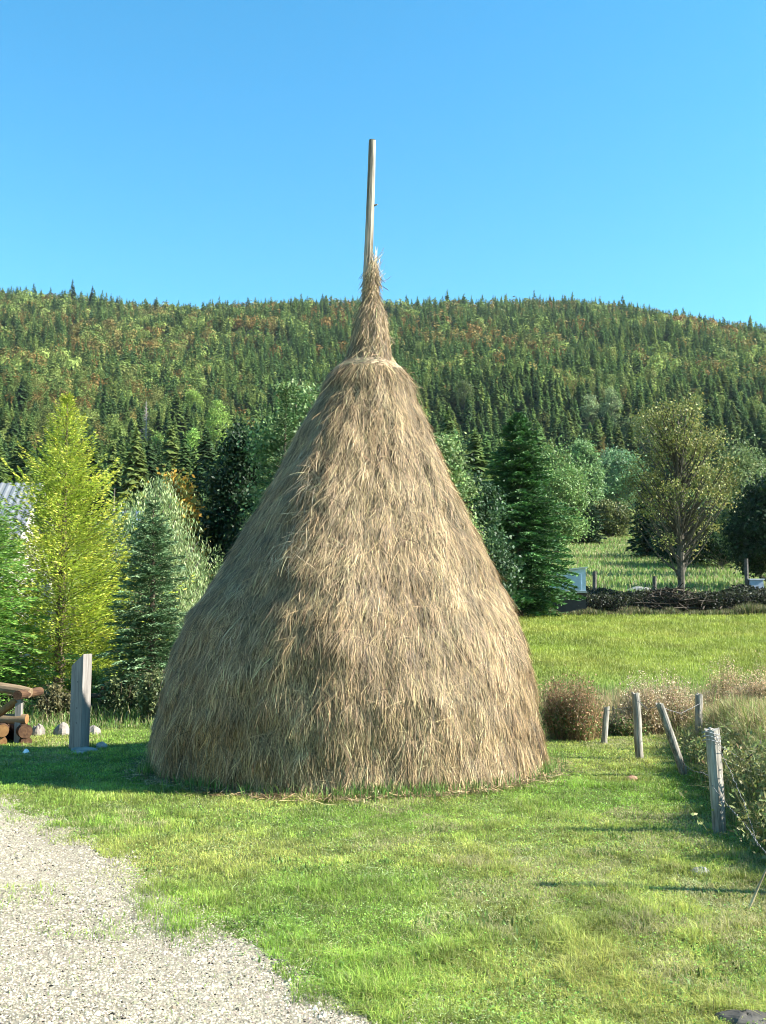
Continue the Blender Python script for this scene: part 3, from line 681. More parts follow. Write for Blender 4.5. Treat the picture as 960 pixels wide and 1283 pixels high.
# ------------------------------------------------------------------ wooded hill
def lod_conifer(nw, nb, r=.17):
    r = r * 1.25; g = MB(); lv = np.repeat(np.linspace(.06, .95, nw), nb); n = len(lv)
    lv = lv + rng.normal(0, .025, n)
    a = rng.uniform(0, 2 * pi, n); L = r * np.clip(1.04 - lv, .03, 1) ** .8 * rng.uniform(.65, 1.2, n)
    d = np.stack([np.cos(a), np.sin(a), np.zeros(n)], -1); sd2 = np.stack([-np.sin(a), np.cos(a), np.zeros(n)], -1)
    P0 = np.stack([np.zeros(n), np.zeros(n), lv + .035], -1); tip = P0 + d * L[:, None]; tip[:, 2] -= L * rng.uniform(.2, .9, n)
    mid = P0 + d * (L * .55)[:, None]; mid[:, 2] -= L * .2; w = (L * .26)[:, None] + .008
    lo = np.array([0, 0, -.02])
    V = np.stack([P0, mid + sd2 * w + lo, tip, mid - sd2 * w + lo], 1)
    C = np.repeat(np.clip(1 + rng.normal(0, .18, (n, 1)), .4, 1.8) * np.ones((1, 3)), 4, 0)
    g.add(V.reshape(-1, 3), np.arange(n * 4).reshape(-1, 4), C)
    g.add([(-.012, 0, -.08), (.012, 0, -.08), (0, 0, 1.0)], [(0, 1, 2)], (.9, .8, .7))
    g.add([(0, -.012, -.08), (0, .012, -.08), (0, 0, 1.0)], [(0, 1, 2)], (.9, .8, .7))
    return g
def lod_broad(n, r=.27, slim=False):
    g = MB(); p = rvec(n) * rng.uniform(.55, 1.0, (n, 1)) ** .5
    lump = 1 + .25 * np.sin(p[:, 0] * 5 + rng.uniform(0, 6)) * np.sin(p[:, 2] * 6 + rng.uniform(0, 6))
    P = p * lump[:, None] * np.array([r, r, .42 if not slim else .46]); P[:, 2] += .56 if not slim else .52
    if slim: P[:, :2] *= np.clip(1.15 - P[:, 2], .25, 1)[:, None] * 1.2
    ax = rvec(n); nr = _n(p + rvec(n) * .45); ax = _n(np.cross(nr, ax)); bx = np.cross(nr, ax)
    s_ = rng.uniform(.6, 1.3, (n, 1)) * (1.15 * r / n ** .5 * 1.9)
    C = np.repeat(np.clip(1 + rng.normal(0, .10, (n, 1)), .4, 1.8) * np.ones((1, 3)), 4, 0)
    g.cards(P, ax * s_, bx * s_ * .8, C[::4])
    g.add([(-.014, 0, -.08), (.014, 0, -.08), (0, 0, .85)], [(0, 1, 2)], (.9, .8, .7))
    g.add([(0, -.014, -.08), (0, .014, -.08), (0, 0, .85)], [(0, 1, 2)], (.9, .8, .7))
    return g
BIRCH0 = (
    ('birch_tree', 'upper lime green birch on the lower hill left of the haystack', 238, 484, 530, 26, 330, (.26, .38, .07), True),
    ('birch_tree', 'tall lime green birch right of the other birches, left of the haystack', 269, 497, 575, 32, 300, (.28, .42, .08), True),
    ('birch_tree', 'lime green birch below the other two birches', 240, 535, 610, 32, 280, (.27, .43, .08), True),
    ('birch_tree', 'short yellow green birch nearest the bare grey spruce', 194, 540, 590, 22, 290, (.25, .37, .08), True),
    ('birch_tree', 'pale green narrow tree on the hill above the meadow', 745, 488, 540, 22, 330, (.27, .34, .15), True),
    ('birch_tree', 'pale green narrow tree right of its twin above the meadow', 772, 485, 545, 26, 320, (.24, .31, .13), True),
    ('birch_tree', 'small yellow green tree under the pale narrow trees', 800, 520, 575, 34, 300, (.13, .18, .06), False),
    ('birch_tree', 'leafy green tree between the sparse tree and the narrow pale trees', 826, 540, 600, 36, 285, (.11, .15, .05), False),
    ('birch_tree', 'yellowish tree low on the hill just right of the haystack', 584, 475, 520, 22, 340, (.12, .16, .05), False))
BIRCH = []
for b_ in BIRCH0 + (('', 'x', 178, 502, 572, 26, 0, 0, 0),):
    ys_ = np.linspace(180, 800, 1200); pb2 = at(b_[2], b_[4], 1.0)[2] - EYE
    BIRCH.append(b_[:6] + (float(ys_[np.argmax(gz((b_[2] - 480) / F * ys_, ys_) > EYE + pb2 * ys_)]),) + b_[7:])
SNAG_Y = BIRCH.pop()[6]
# positions
px_, py_ = [], []
for (ya, yb, s_) in ((105, 300, 6.6), (300, 520, 7.4), (520, 820, 8.8), (820, 1300, 10.5)):
    xs = np.arange(-.56 * yb, .56 * yb, s_); ys = np.arange(ya, yb, s_)
    A, B = np.meshgrid(xs, ys); A = A + rng.uniform(-.42, .42, A.shape) * s_; B = B + rng.uniform(-.42, .42, B.shape) * s_
    k = (np.abs(A) < .47 * B + 10); px_.append(A[k]); py_.append(B[k])
tx = np.concatenate(px_); ty = np.concatenate(py_); tu = tx / ty * F + 480
ok = np.where(tu < 682, ty > 160, np.where(tu < 838, ty > np.where(tu > 750, 305, 275), ty > 108))
ok &= rng.random(len(tx)) < .95
for (bx0, by0, bw, bY) in [(b_[2], b_[4], b_[5], b_[6]) for b_ in BIRCH] + [(178, 572, 24, SNAG_Y)]:      # open ground in front of them
    ok &= ~((np.abs(tu - bx0) < bw * .5 + 6) & (ty > bY * .88) & (ty < bY + 4))
tx, ty, tu = tx[ok], ty[ok], tu[ok]; tz = gz(tx, ty); N_ = len(tx)
up = sstep(330, 800, ty)
pa = fnoise(tx / 60, ty / 90, 61); pb = fnoise(tx / 18, ty / 25, 62)
pdec = np.clip(.16 + up * .20 + (pa - .5) * 1.5 + (pb - .5) * .7 + .12 * (tu < 300) * (ty > 350), .03, .85)
pdec = np.where(ty > 1130, .4, pdec)
dec = rng.random(N_) < pdec
th = rng.uniform(13, 20, N_) * (1 + .25 * sstep(600, 1100, ty)) * np.where(dec, .82, 1.0) * (1 + .25 * (rng.random(N_) < .06) * ~dec)
low = (tu > 836) & (ty < 270); th = np.where(low, np.minimum(th, np.clip((785 - 612) / F * ty + EYE - tz, 3, 20)), th)
CON = [np.array(c_) for c_ in ((.062, .110, .030), (.092, .142, .036), (.050, .092, .030), (.125, .165, .042))]
DEC = [np.array(c_) for c_ in ((.15, .125, .036), (.165, .105, .030), (.115, .13, .034), (.17, .14, .04), (.11, .155, .036), (.18, .23, .055))]
wD = np.array([.24, .15, .25, .12, .16, .08])
patch = fnoise(tx / 45, ty / 60, 73) + rng.normal(0, .07, N_)
kd = np.select([patch < .36, patch < .45, patch < .52, patch < .60, patch < .66], [1, 3, 2, 4, 0], 5)
kd = np.where((ty < 720) & (rng.random(N_) < .7), rng.choice([2, 4, 5, 5], N_), kd)
kd = np.where(rng.random(N_) < .2, rng.choice(6, N_, p=wD), kd)
kind = np.where(dec, 10 + kd, rng.choice(4, N_, p=[.35, .3, .2, .15]))
def in_sil(u, yp):
    w = np.interp(yp, [p[0] for p in prof], [p[1] for p in prof]); c_ = np.interp(yp, [335, 960], [466, 438])
    return np.abs(u - c_) < w
yp_mid = 785 - (tz + th * .6 - EYE) / ty * F
vis = (tu > -12) & (tu < 972) & ~in_sil(tu, yp_mid) & (yp_mid > 330) & (yp_mid < 700)
# hidden behind the near garden trees and spruce
vis &= ~((tu < 250) & (yp_mid > 620)) & ~((tu > 265) & (tu < 400) & (yp_mid > 520)) & ~((tu > 610) & (tu < 700) & (yp_mid > 560)) & ~((tu > 545) & (tu < 610) & (yp_mid > 600)) & ~((tu > 830) & (yp_mid > 625))
size = th / ty
ind = np.zeros(N_, bool)
for sel in (~dec, dec):
    c_ = np.where(sel & vis)[0]; c_ = c_[np.argsort(-size[c_])][:300]; ind[c_] = True
# individual trees share a few meshes
def tinted(g, c_):
    g.C = [C * np.asarray(c_) if C.shape[1] == 3 else C for C in g.C]; return g
con_me = [tinted(lod_conifer(34, 15, rng.uniform(.17, .225)), CON[i % 4]).mesh('spruce_tree', M_far) for i in range(8)]
dec_me = {10 + i: [tinted(lod_broad(900, rng.uniform(.26, .34)), DEC[i]).mesh('broadleaf_tree', M_far) for _ in range(2)] for i in range(6)}
dname = {10: 'brown gold', 11: 'rust orange', 12: 'olive green', 13: 'golden tan', 14: 'dull green', 15: 'yellow green'}
for i in np.where(ind)[0]:
    side = 'left' if tu[i] < 450 else 'right'
    if dec[i]:
        me = dec_me[kind[i]][rng.integers(2)]
        o = bpy.data.objects.new('broadleaf_tree', me); tag(o, f'{dname[kind[i]]} broadleaf tree among spruces on the wooded hill {side} of the haystack', 'tree', f'{dname[kind[i]]} trees on the hill {side} of the haystack')
    else:
        me = con_me[int(kind[i]) + 4 * int(rng.integers(2))]
        o = bpy.data.objects.new('spruce_tree', me); tag(o, f'dark green spruce standing in the forest on the hill {side} of the haystack', 'tree', f'spruces on the wooded hill {side} of the haystack')
    COL.link(o); o.location = (tx[i], ty[i], tz[i] - .3); s_ = th[i]; w_ = rng.uniform(.85, 1.2)
    o.scale = (s_ * w_, s_ * w_, s_); o.rotation_euler = (0, 0, rng.uniform(0, 6.28))
# the rest of the forest
g = MB()
rest = np.where(~ind)[0]
def bulk(ids, protos, cols, scale_w):
    if not len(ids): return
    pk = rng.integers(0, len(protos), len(ids))
    for q in range(len(protos)):
        s_ids = ids[pk == q]; cc_ = cols[pk == q]
        if not len(s_ids): continue
        pr_ = protos[q]; off = 0
        a = rng.uniform(0, 2 * pi, len(s_ids)); ca, sa = np.cos(a)[:, None], np.sin(a)[:, None]
        S = th[s_ids][:, None]; Wd = S * scale_w * rng.uniform(.85, 1.2, len(s_ids))[:, None]
        for V, Fq, C in zip(pr_.V, pr_.F, pr_.C):
            nv = len(V); 
            x = (V[:, 0] * ca - V[:, 1] * sa) * Wd + tx[s_ids][:, None]; y = (V[:, 0] * sa + V[:, 1] * ca) * Wd + ty[s_ids][:, None]
            z = V[:, 2] * S + tz[s_ids][:, None] - .3
            f0 = Fq - Fq.min()
            g.add(np.stack([x, y, z], -1), ((np.arange(len(s_ids)) * nv)[:, None, None] + f0[None]).reshape(-1, Fq.shape[1]), (C[None] * cc_[:, None, :]).reshape(-1, 3))
for lo, hi, nw, nb, nl in ((0, 520, 24, 12, 420), (520, 2000, 14, 9, 170)):
    m = (ty[rest] >= lo) & (ty[rest] < hi)
    ids = rest[m & ~dec[rest]]; cols = np.array([CON[k_] for k_ in kind[ids]]).reshape(-1, 3) * rng.uniform(.75, 1.3, (len(ids), 1))
    bulk(ids, [lod_conifer(nw, nb, rng.uniform(.17, .225)) for _ in range(8)], cols, 1.0)
    ids = rest[m & dec[rest]]; cols = np.array([DEC[k_ - 10] for k_ in kind[ids]]).reshape(-1, 3) * rng.uniform(.75, 1.25, (len(ids), 1))
    bulk(ids, [lod_broad(nl, rng.uniform(.28, .37)) for _ in range(8)], cols, 1.05)
tag(g.obj('forest', M_far), 'mixed autumn forest of spruce and broadleaf trees covering the hill to its ridge', 'forest', kind='stuff')
# trees that stand out on the hill
for (nm, lb, px, ptop, pbot, w, Yd, c_, slim) in BIRCH:
    x = (px - 480) / F * Yd; z = gzf(x, Yd); zt = at(px, ptop, Yd)[2]; H = zt - z
    root = thing(nm, lb, 'tree', (x, Yd, z))
    broadleaf(root, H, w / 2 / F * Yd * 1.1, np.array(c_) * .75, np.array(c_) * 1.2, 46, 110, .30, .12 if slim else .2, .2, trunk_c=(.13, .12, .09), shape=1.6 if slim else .9)
x = (178 - 480) / F * SNAG_Y; z = gzf(x, SNAG_Y); H = at(178, 502, SNAG_Y)[2] - z
root = thing('bare_spruce', 'dead grey spruce with bare branches on the lower hill', 'tree', (x, SNAG_Y, z))
g = MB(); g.tube([(0, 0, 0), (.1, 0, H * .5), (0, 0, H)], [.3, .2, .03], (.28, .25, .24), 6); g.obj('trunk', M_bark, root)
g = MB()
for i in range(150):
    t_ = rng.uniform(.15, .97); a = rng.uniform(0, 6.28); L = H * .15 * (1.05 - t_) ** .7 * rng.uniform(.6, 1.1)
    p = np.array([0, 0, t_ * H]); g.tube([p, p + np.array([cos(a) * L * .6, sin(a) * L * .6, -.1 * L]), p + np.array([cos(a) * L, sin(a) * L, .05 * L])], [.07, .05, .03], (.26, .22, .21), 3, cap=False)
g.obj('branches', M_bark, root)
# a tall spruce breaking the ridge line
for (px, ptop, lb) in ((78, 350, 'tall spruce breaking the ridge line at the upper left'), (104, 358, 'shorter spruce just right of the tall ridge spruce')):
    x = (px - 480) / F * 1180; z = gzf(x, 1180); H = at(px, ptop, 1180)[2] - z
    o = lod_conifer(16, 8, .19); o = tinted(o, (.03, .055, .03)).obj('spruce_tree', M_far); o.location = (x, 1180, z); o.scale = (H, H, H); tag(o, lb, 'tree')

# ------------------------------------------------------------------ fence posts and wire
def post(label, base, top, r0, r1, Yb, Yt=None, group='weathered posts of the wire fence'):
    """base, top in photo pixels"""
    Yt = Yt or Yb
    b = np.array(at(*base, Yb)); t = np.array(at(*top, Yt)); z = gzf(b[0], Yb)
    o = MB(); k = 14; f = np.linspace(0, 1, k)
    loc = np.array([b[0], Yb, z]); d = t - loc
    f2 = np.linspace(-.12, 1, k); P = d * f2[:, None]; P[:, 0] += np.cumsum(rng.normal(0, .003, k))
    m = 12; th_ = np.arange(m) / m * 2 * pi
    wav = 1 + .05 * np.cos(th_ * 3 + 1) + rng.normal(0, .035, m)          # split, cracked round timber
    R = np.linspace(r0, r1, k)
    V = P[:, None] + np.stack([np.cos(th_), np.sin(th_), th_ * 0], -1)[None] * (R[:, None] * wav[None])[..., None] * (1 + rng.normal(0, .02, (k, m)))[..., None]
    V[-1, :, 2] += rng.normal(0, .012, m)
    i = np.arange(k - 1)[:, None] * m; j = np.arange(m)[None]; j2 = (j + 1) % m
    o.add(V, np.stack([i + j, i + j2, i + m + j2, i + m + j], -1).reshape(-1, 4), (.4, .38, .34))
    o.add(np.vstack([V[-1], V[-1].mean(0)]), np.stack([np.arange(m), (np.arange(m) + 1) % m, np.full(m, m)], 1), (.4, .38, .34))
    ob = o.obj('fence_post', M_post, loc=loc); tag(ob, label, 'fence post', group)
    return loc, t
A0, A1 = post('nearest thick cracked grey fence post on the right', (902, 1046), (890, 913), .052, .058, 8.25)
B0, B1 = post('fence post leaning far to the left', (857, 962), (824, 882), .05, .045, 11.4, 11.2)
C0, C1 = post('upright pale fence post between the bushes and the leaning post', (801, 946), (797, 869), .05, .05, 12.8)
D0, D1 = post('short crooked fence post beside the reddish bush', (757, 925), (761, 886), .045, .04, 14.4)
E0, E1 = post('pale fence post standing in the dry bushes behind the leaning post', (876, 925), (875, 870), .048, .048, 13.6)
# post just outside the frame; its shadow crosses the lawn
p6 = np.array([3.15, 6.35, gzf(3.15, 6.35)])
o = MB(); o.tube(np.array([[0, 0, -.1], [.0, 0, .6], [.02, 0, 1.25]]), [.05, .045, .04], (.4, .38, .34), 10)
tag(o.obj('fence_post', M_post, loc=p6), 'fence post just outside the right edge of the photo', 'fence post', 'weathered posts of the wire fence')
def wire(g, pts, r=.0045, k=22):
    pts = np.array(pts, float); s_ = np.linspace(0, len(pts) - 1, k * (len(pts) - 1))
    # Catmull style smoothing
    q = np.stack([np.interp(s_, np.arange(len(pts)), pts[:, c_]) for c_ in range(3)], -1)
    for _ in range(3): q[1:-1] = (q[:-2] + q[1:-1] * 2 + q[2:]) / 4
    q[1:-1] += rng.normal(0, .003, q[1:-1].shape)
    g.tube(q, r, (.16, .155, .15), 5)
g = MB()
wire(g, [at(857, 958, 11.3), at(868, 966, 10.8), at(880, 968, 9.6), at(888, 972, 8.6), at(893, 985, 8.18)], .0028)
wire(g, [at(893, 985, 8.18), at(912, 1010, 7.8), at(932, 1030, 7.3), at(946, 1052, 6.8), at(965, 1075, 6.5)], .0028)
tag(g.obj('fence_wire', M_metal), 'slack grey fence wire sagging from the leaning post past the thick near post', 'wire')
g = MB()
wire(g, [at(895, 918, 8.2), at(903, 935, 8.1), at(915, 942, 8.3), at(935, 955, 8.6), at(968, 975, 8.8)], .0022)
wire(g, [at(895, 925, 8.2), at(912, 960, 8.0), at(930, 1000, 7.6), at(950, 1060, 7.0)], .0022)
for i in range(3):
    a = A1 - np.array([-.003 * i, 0, .03 + .03 * i]); th_ = np.linspace(0, 2 * pi, 14)
    g.tube(np.stack([a[0] + .072 * np.cos(th_), a[1] + .07 * np.sin(th_), a[2] + .012 * np.sin(th_ * 2)], -1), .0025, (.3, .3, .3), 4)
tag(g.obj('wire_tangle', M_metal), 'tangle of loose wire wound round the top of the thick near post', 'wire')
g = MB()
wire(g, [C1 - np.array([0, .05, .08]), (C1 + B1) / 2 - np.array([0, 0, .12]), B1 - np.array([0, 0, .03])], .0035)
wire(g, [B1 - np.array([0, 0, .02]), (B1 + E1) / 2 - np.array([0, 0, .18]), E1 - np.array([0, .05, .12])], .0035)
wire(g, [C1 - np.array([0, .05, .15]), (C1 + D1) / 2 - np.array([0, 0, .1]), D1 - np.array([0, 0, .05])], .0035)
tag(g.obj('fence_wire', M_metal), 'thin wire strung between the tops of the far fence posts', 'wire')
# dry stick leaning in at the lower right, litter and clods
g = MB(); g.tube(np.array([at(938, 1140, 6.1), at(950, 1112, 6.1), at(962, 1085, 6.1)]), [.008, .007, .005], (.4, .33, .2), 6)
tag(g.obj('dry_stick', M_bark), 'pale bent stick standing in the grass at the lower right edge', 'stick')
g = MB()
for i in range(3):
    a = at(905 + i * 14, 950 + i * 28, 8.8); g.tube(np.array([a, (a[0] + .25, a[1] - .1, a[2] - .12), (a[0] + .5, a[1] - .2, a[2] - .16)]), [.005, .006, .004], (.5, .42, .25), 5)
tag(g.obj('dead_stalks', M_bark), 'pale dead stalks fallen across the bank behind the thick post', 'stalks')
def rock(name, label, px, py, w, h, Yd=None, c_=(.4, .38, .34), cat='stone', group=None, dep=.8, seed=0, mat_=None, smooth=False):
    if Yd is None: x, y = gp(px, py)
    else: x = (px - 480) / F * Yd; y = Yd
    g = MB(); nu, nv = 14, 9; u = np.arange(nu) / nu * 2 * pi; v = np.linspace(-.3, pi / 2, nv); UU, VV = np.meshgrid(u, v)
    r = 1 + (fnoise(np.cos(UU) * 1.7 + seed * 5 + VV, np.sin(UU) * 1.7 + seed, seed) - .5) * .7
    V = np.stack([np.cos(UU) * np.cos(VV) * w / 2 * r, np.sin(UU) * np.cos(VV) * w / 2 * dep * r, np.sin(VV) * h * r], -1)
    ii = np.arange(nu * nv).reshape(nv, nu); i2 = np.roll(ii, -1, 1)
    g.add(V, np.stack([ii[:-1], i2[:-1], i2[1:], ii[1:]], -1).reshape(-1, 4), c_)
    o = g.obj(name, mat_ or M_stone, loc=(x, y, gzf(x, y)), smooth=smooth); return tag(o, label, cat, group)
rock('stone', 'pale boulder left of the upright board', 78, 921, .25, .17, c_=(.24, .21, .18), seed=1)
rock('stone', 'pale boulder right of the upright board', 118, 921, .24, .13, c_=(.24, .21, .18), seed=2)
rock('stone', 'pale stone half hidden by the log porch', 47, 921, .2, .16, c_=(.24, .21, .18), seed=3)
rock('stone', 'flat grey stone at the foot of the upright board', 106, 941, .34, .05, c_=(.22, .22, .2), seed=4)
rock('stone', 'small round grey stone right of the flat stone', 127, 937, .16, .08, c_=(.3, .31, .3), seed=5)
rock('stone', 'flat pale slab in front of the other foot stones', 100, 944, .2, .035, c_=(.26, .26, .24), seed=6)
rock('litter', 'crumpled white scrap of paper on the shaded lawn', 33, 944, .09, .05, c_=(.8, .82, .86), cat='litter', seed=7)
rock('brick', 'reddish brown chunk of brick lying on the lawn near the fence', 791, 978, .17, .05, c_=(.30, .18, .11), cat='brick', dep=.5, seed=8)
rock('stone', 'dark rough stone at the lower right corner', 936, 1279, .24, .035, c_=(.07, .065, .055), seed=9)
rock('stone', 'grey flat stone in the shade under the thick post', 877, 1092, .13, .03, c_=(.4, .38, .36), seed=11)

# ------------------------------------------------------------------ upright board (left)
bx_, by_ = gp(99, 938)
root = thing('board_post', 'thick upright grey board with slanted top standing on the lawn', 'board', (bx_, by_, gzf(bx_, by_)), rz=radians(-27))
hb = at(100, 819, by_)[2]; hs_ = at(100, 834, by_)[2]
g = MB(); w = .105; t_ = .085
V = [(-w, -t_, -.1), (w, -t_, -.1), (w, t_, -.1), (-w, t_, -.1), (-w, -t_, hs_), (w, -t_, hb), (w, t_, hb), (-w, t_, hs_)]
g.add(V, [(0, 3, 2, 1), (4, 5, 6, 7), (0, 1, 5, 4), (1, 2, 6, 5), (2, 3, 7, 6), (3, 0, 4, 7)], (.4, .4, .4))
o = g.obj('board', M_board, root)
bv = o.modifiers.new('b', 'BEVEL'); bv.width = .006; bv.segments = 2
g = MB()
for z_ in (.35, .55, .9): g.tube([(.02, -t_ - .004, z_), (.02, -t_ + .01, z_)], .008, (.05, .04, .04), 8)
g.obj('bolt', M_metal, root)

# ------------------------------------------------------------------ log porch (left edge)
lx, ly = gp(22, 931)
root = thing('log_porch', 'rustic log porch corner with handrail, brace and stacked logs at the left edge', 'porch', (lx, ly, 0))
ppm = ly / F
g = MB(); g.box((-.04, -.04, -.05), (.045, .045, 63 * ppm), (.3, .2, .1)); g.obj('post', M_board, root)
g = MB(); g.tube([(.17, -.04, 61 * ppm), (.0, -.01, 64 * ppm), (-1.8, .25, 84 * ppm)], [.07, .072, .075], (.5, .4, .3), 12); hr = g.obj('handrail', M_beam, root, smooth=False)
g = MB(); g.tube([(.10, -.35, 60 * ppm), (.12, .5, 60 * ppm)], .065, (.5, .4, .3), 12); g.obj('cross_beam', M_log, root)
g = MB(); g.tube([(-.03, 0, 52 * ppm), (-.55, 0, 18 * ppm)], [.055, .055], (.5, .3, .1), 10); g.obj('brace', M_logend, root)
def log(p0, p1, r, mat_, end=None):
    g = MB(); g.tube(curve_pts(np.array(p0, float), np.array(p1, float), 6, .004), r, (.4, .25, .1), 14, cap=False); lg = g.obj('log', mat_, root, smooth=True)
    g = MB(); a = np.array(p0, float); th_ = np.arange(14) / 14 * 2 * pi
    d = _n(np.array(p1, float) - a); A = _n(np.cross(d, [0, 0, 1.0])); B = np.cross(d, A)
    g.add(np.vstack([a + (A * np.cos(t2) + B * np.sin(t2)) * r * .985 - d * .002 for t2 in th_] + [a - d * .004]), [(i, (i + 1) % 14, 14) for i in range(14)], (.5, .3, .1))
    g.obj('cut_end', end or M_logend, lg)
log((-.13, -.25, 17 * ppm), (-.62, 1.1, 17 * ppm), .09, M_log)
log((-.14, -.22, 3.5 * ppm), (-.62, 1.1, 3.5 * ppm), .07, M_log)
log((-.36, -.24, 16 * ppm), (-.86, 1.1, 16 * ppm), .085, M_log)
log((.15, -.12, 15 * ppm), (-.60, 1.1, 15 * ppm), .10, M_log, M_log)  # cut end in dark log material, standing in for shade on it
log((.16, -.10, 2 * ppm), (-.58, 1.1, 2 * ppm), .08, M_log, M_log)  # this end is coloured dark for shade as well
log((.12, .0, 29 * ppm), (-1.9, .2, 29 * ppm), .07, M_beam)

# low rail fence behind the lawn
root = thing('rail_fence', 'low weathered rail fence in the undergrowth behind the upright board', 'fence', (-6, 18.3, gzf(-6, 18.3)))
for (z_, dz) in ((.18, .02), (.42, -.02)):
    g = MB(); g.tube(curve_pts(np.array([-3, 0, z_]), np.array([3.3, .1, z_ + dz]), 8, .01), .045, (.06, .05, .04), 8); g.obj('rail', M_bark, root)
for x_ in (-2.6, -.9, .9, 2.7):
    g = MB(); g.tube([(x_, .08, -.1), (x_ + .02, .08, .6)], [.055, .05], (.08, .06, .045), 9); g.obj('post', M_bark, root)

# ------------------------------------------------------------------ houses (left)
def house(label, x0, x1, y0, y1, zw, zr, wallc, roofc, wins, ridge_x=True):
    cx_, cy_ = (x0 + x1) / 2, (y0 + y1) / 2; z = gzf(cx_, y0)
    root = thing('house', label, 'house', (cx_, cy_, z)); hx, hy = (x1 - x0) / 2, (y1 - y0) / 2
    zw -= z; zr -= z
    g = MB(); g.box((-hx, -hy, -.3), (hx, hy, zw), wallc)
    g.add([(-hx, -hy, zw), (-hx, hy, zw), (-hx, 0, zr - .1)], [(0, 1, 2)], wallc); g.add([(hx, -hy, zw), (hx, hy, zw), (hx, 0, zr - .1)], [(0, 1, 2)], wallc)
    g.obj('wall', M_paint, root)
    g = MB(); e = .45; ex = .4; sl = (zr - zw) / hy
    n = int((2 * hx + 2 * ex) / .22); xs_ = np.linspace(-hx - ex, hx + ex, n * 4 + 1)
    prof_ = np.tile([0, .03, .035, .008], n + 1)[:len(xs_)]
    for s_ in (-1, 1):
        ye = s_ * (hy + e); ze = zr - sl * (hy + e); ks = np.linspace(0, 1, 9)
        V = np.stack([np.stack([xs_, xs_ * 0 + ye * k_, zr + (ze - zr) * k_ + prof_ + .03 + (int(k_ * 8) % 2) * .012], -1) for k_ in ks])
        V2 = V.copy(); V2[..., 2] = (V[..., 2] - .09)
        m = len(xs_); ii = np.arange(9 * m).reshape(9, m); cst = np.repeat(jit(roofc, n * 4 + 1, .10, .02)[None], 9, 0).reshape(-1, 3)
        Q = np.stack([ii[:-1, :-1], ii[:-1, 1:], ii[1:, 1:], ii[1:, :-1]], -1).reshape(-1, 4)
        g.add(V, Q, cst); g.add(V2, Q[:, ::-1], cst * .8)
        g.add(np.vstack([V[-1], V2[-1]]), np.stack([np.arange(m - 1), np.arange(1, m), np.arange(m + 1, 2 * m), np.arange(m, 2 * m - 1)], -1), np.asarray(roofc) * .8)
        for c_ in (0, -1): g.add(np.vstack([V[:, c_], V2[:, c_]]), [(i, i + 1, i + 10, i + 9) for i in range(8)], (.55, .5, .45))
    g.obj('roof', M_paint, root)
    for (wx, wz, ww, wh) in wins:
        g = MB(); f_ = .06
        for lo, hi in (((-ww / 2, 0, 0), (-ww / 2 + f_, .06, wh)), ((ww / 2 - f_, 0, 0), (ww / 2, .06, wh)), ((-ww / 2 + f_, 0, 0), (ww / 2 - f_, .06, f_)), ((-ww / 2 + f_, 0, wh - f_), (ww / 2 - f_, .06, wh)), ((-.02, 0.005, f_), (.02, .055, wh - f_))):
            g.box(lo, hi, (.75, .74, .7))
        fr = g.obj('window', M_paint, root, loc=(wx, -hy - .05, wz))
        g = MB(); g.box((-ww / 2 + f_, .02, f_), (ww / 2 - f_, .04, wh - f_), (.03, .035, .04)); g.obj('pane', M_metal, fr)
    return root
house('white walled house with grey ribbed roof behind the larches at the left edge', -17.5, -10.9, 28, 33, 3.3, at(20, 607, 30.5)[2], (.42, .39, .34), (.17, .18, .19),
      [(-1.5, .6, 1.0, 1.1), (.6, .6, 1.0, 1.1), (2.4, .15, .55, .6)])
house('small house with blue grey roof glimpsed through the pale willow', at(143, 640, 44)[0], at(182, 640, 44)[0], 44, 49, 3.4, at(170, 640, 46)[2], (.40, .37, .32), (.12, .16, .22),
      [(.0, 1.0, .5, 1.1)])
# brick red shed corner seen under the trees
x = at(172, 820, 25)[0]
root = thing('garden_shed', 'low reddish shed glimpsed below the small spruce', 'shed', (x, 25, 0))
g = MB(); g.box((-.9, -.6, 0), (.9, .6, 1.25), (.34, .13, .06)); g.obj('wall', M_paint, root)
g = MB(); V = [(-1, -.75, 1.2), (1, -.75, 1.2), (1, .75, 1.45), (-1, .75, 1.45)]; V += [(a, b, c_ + .06) for a, b, c_ in V]
g.add(V, [(0, 3, 2, 1), (4, 5, 6, 7), (0, 1, 5, 4), (1, 2, 6, 5), (2, 3, 7, 6), (3, 0, 4, 7)], (.3, .24, .2)); g.obj('roof', M_paint, root)
g = MB(); g.box((-.3, -.63, .0), (.3, -.605, 1.05), (.22, .1, .05)); g.obj('door', M_paint, root)

# ------------------------------------------------------------------ beyond the field
Yh = 62.6
x = at(710, 745, Yh)[0]; z = gzf(x, Yh); s_ = Yh / F
root = thing('field_hut', 'small pale blue hut with slanted roof beside the big spruce', 'hut', (x, Yh, z), rz=radians(-8))
zt = at(710, 713, Yh)[2] - z; zb_ = at(710, 741, Yh)[2] - z; hw = 23 * s_
g = MB(); V = [(-hw, -.8, zb_), (hw, -.8, zb_), (hw, .8, zb_), (-hw, .8, zb_), (-hw, -.8, zt - .28), (hw, -.8, zt), (hw, .8, zt), (-hw, .8, zt - .28)]
g.add(V, [(0, 3, 2, 1), (4, 5, 6, 7), (0, 1, 5, 4), (1, 2, 6, 5), (2, 3, 7, 6), (3, 0, 4, 7)], (.50, .60, .72)); g.obj('wall', M_paint, root)
g = MB(); V = [(-hw - .1, -.95, zt - .27), (hw + .12, -.95, zt + .02), (hw + .12, .95, zt + .02), (-hw - .1, .95, zt - .27)]; V += [(a, b, c_ + .07) for a, b, c_ in V]
g.add(V, [(0, 3, 2, 1), (4, 5, 6, 7), (0, 1, 5, 4), (1, 2, 6, 5), (2, 3, 7, 6), (3, 0, 4, 7)], (.72, .70, .62)); g.obj('roof', M_paint, root)
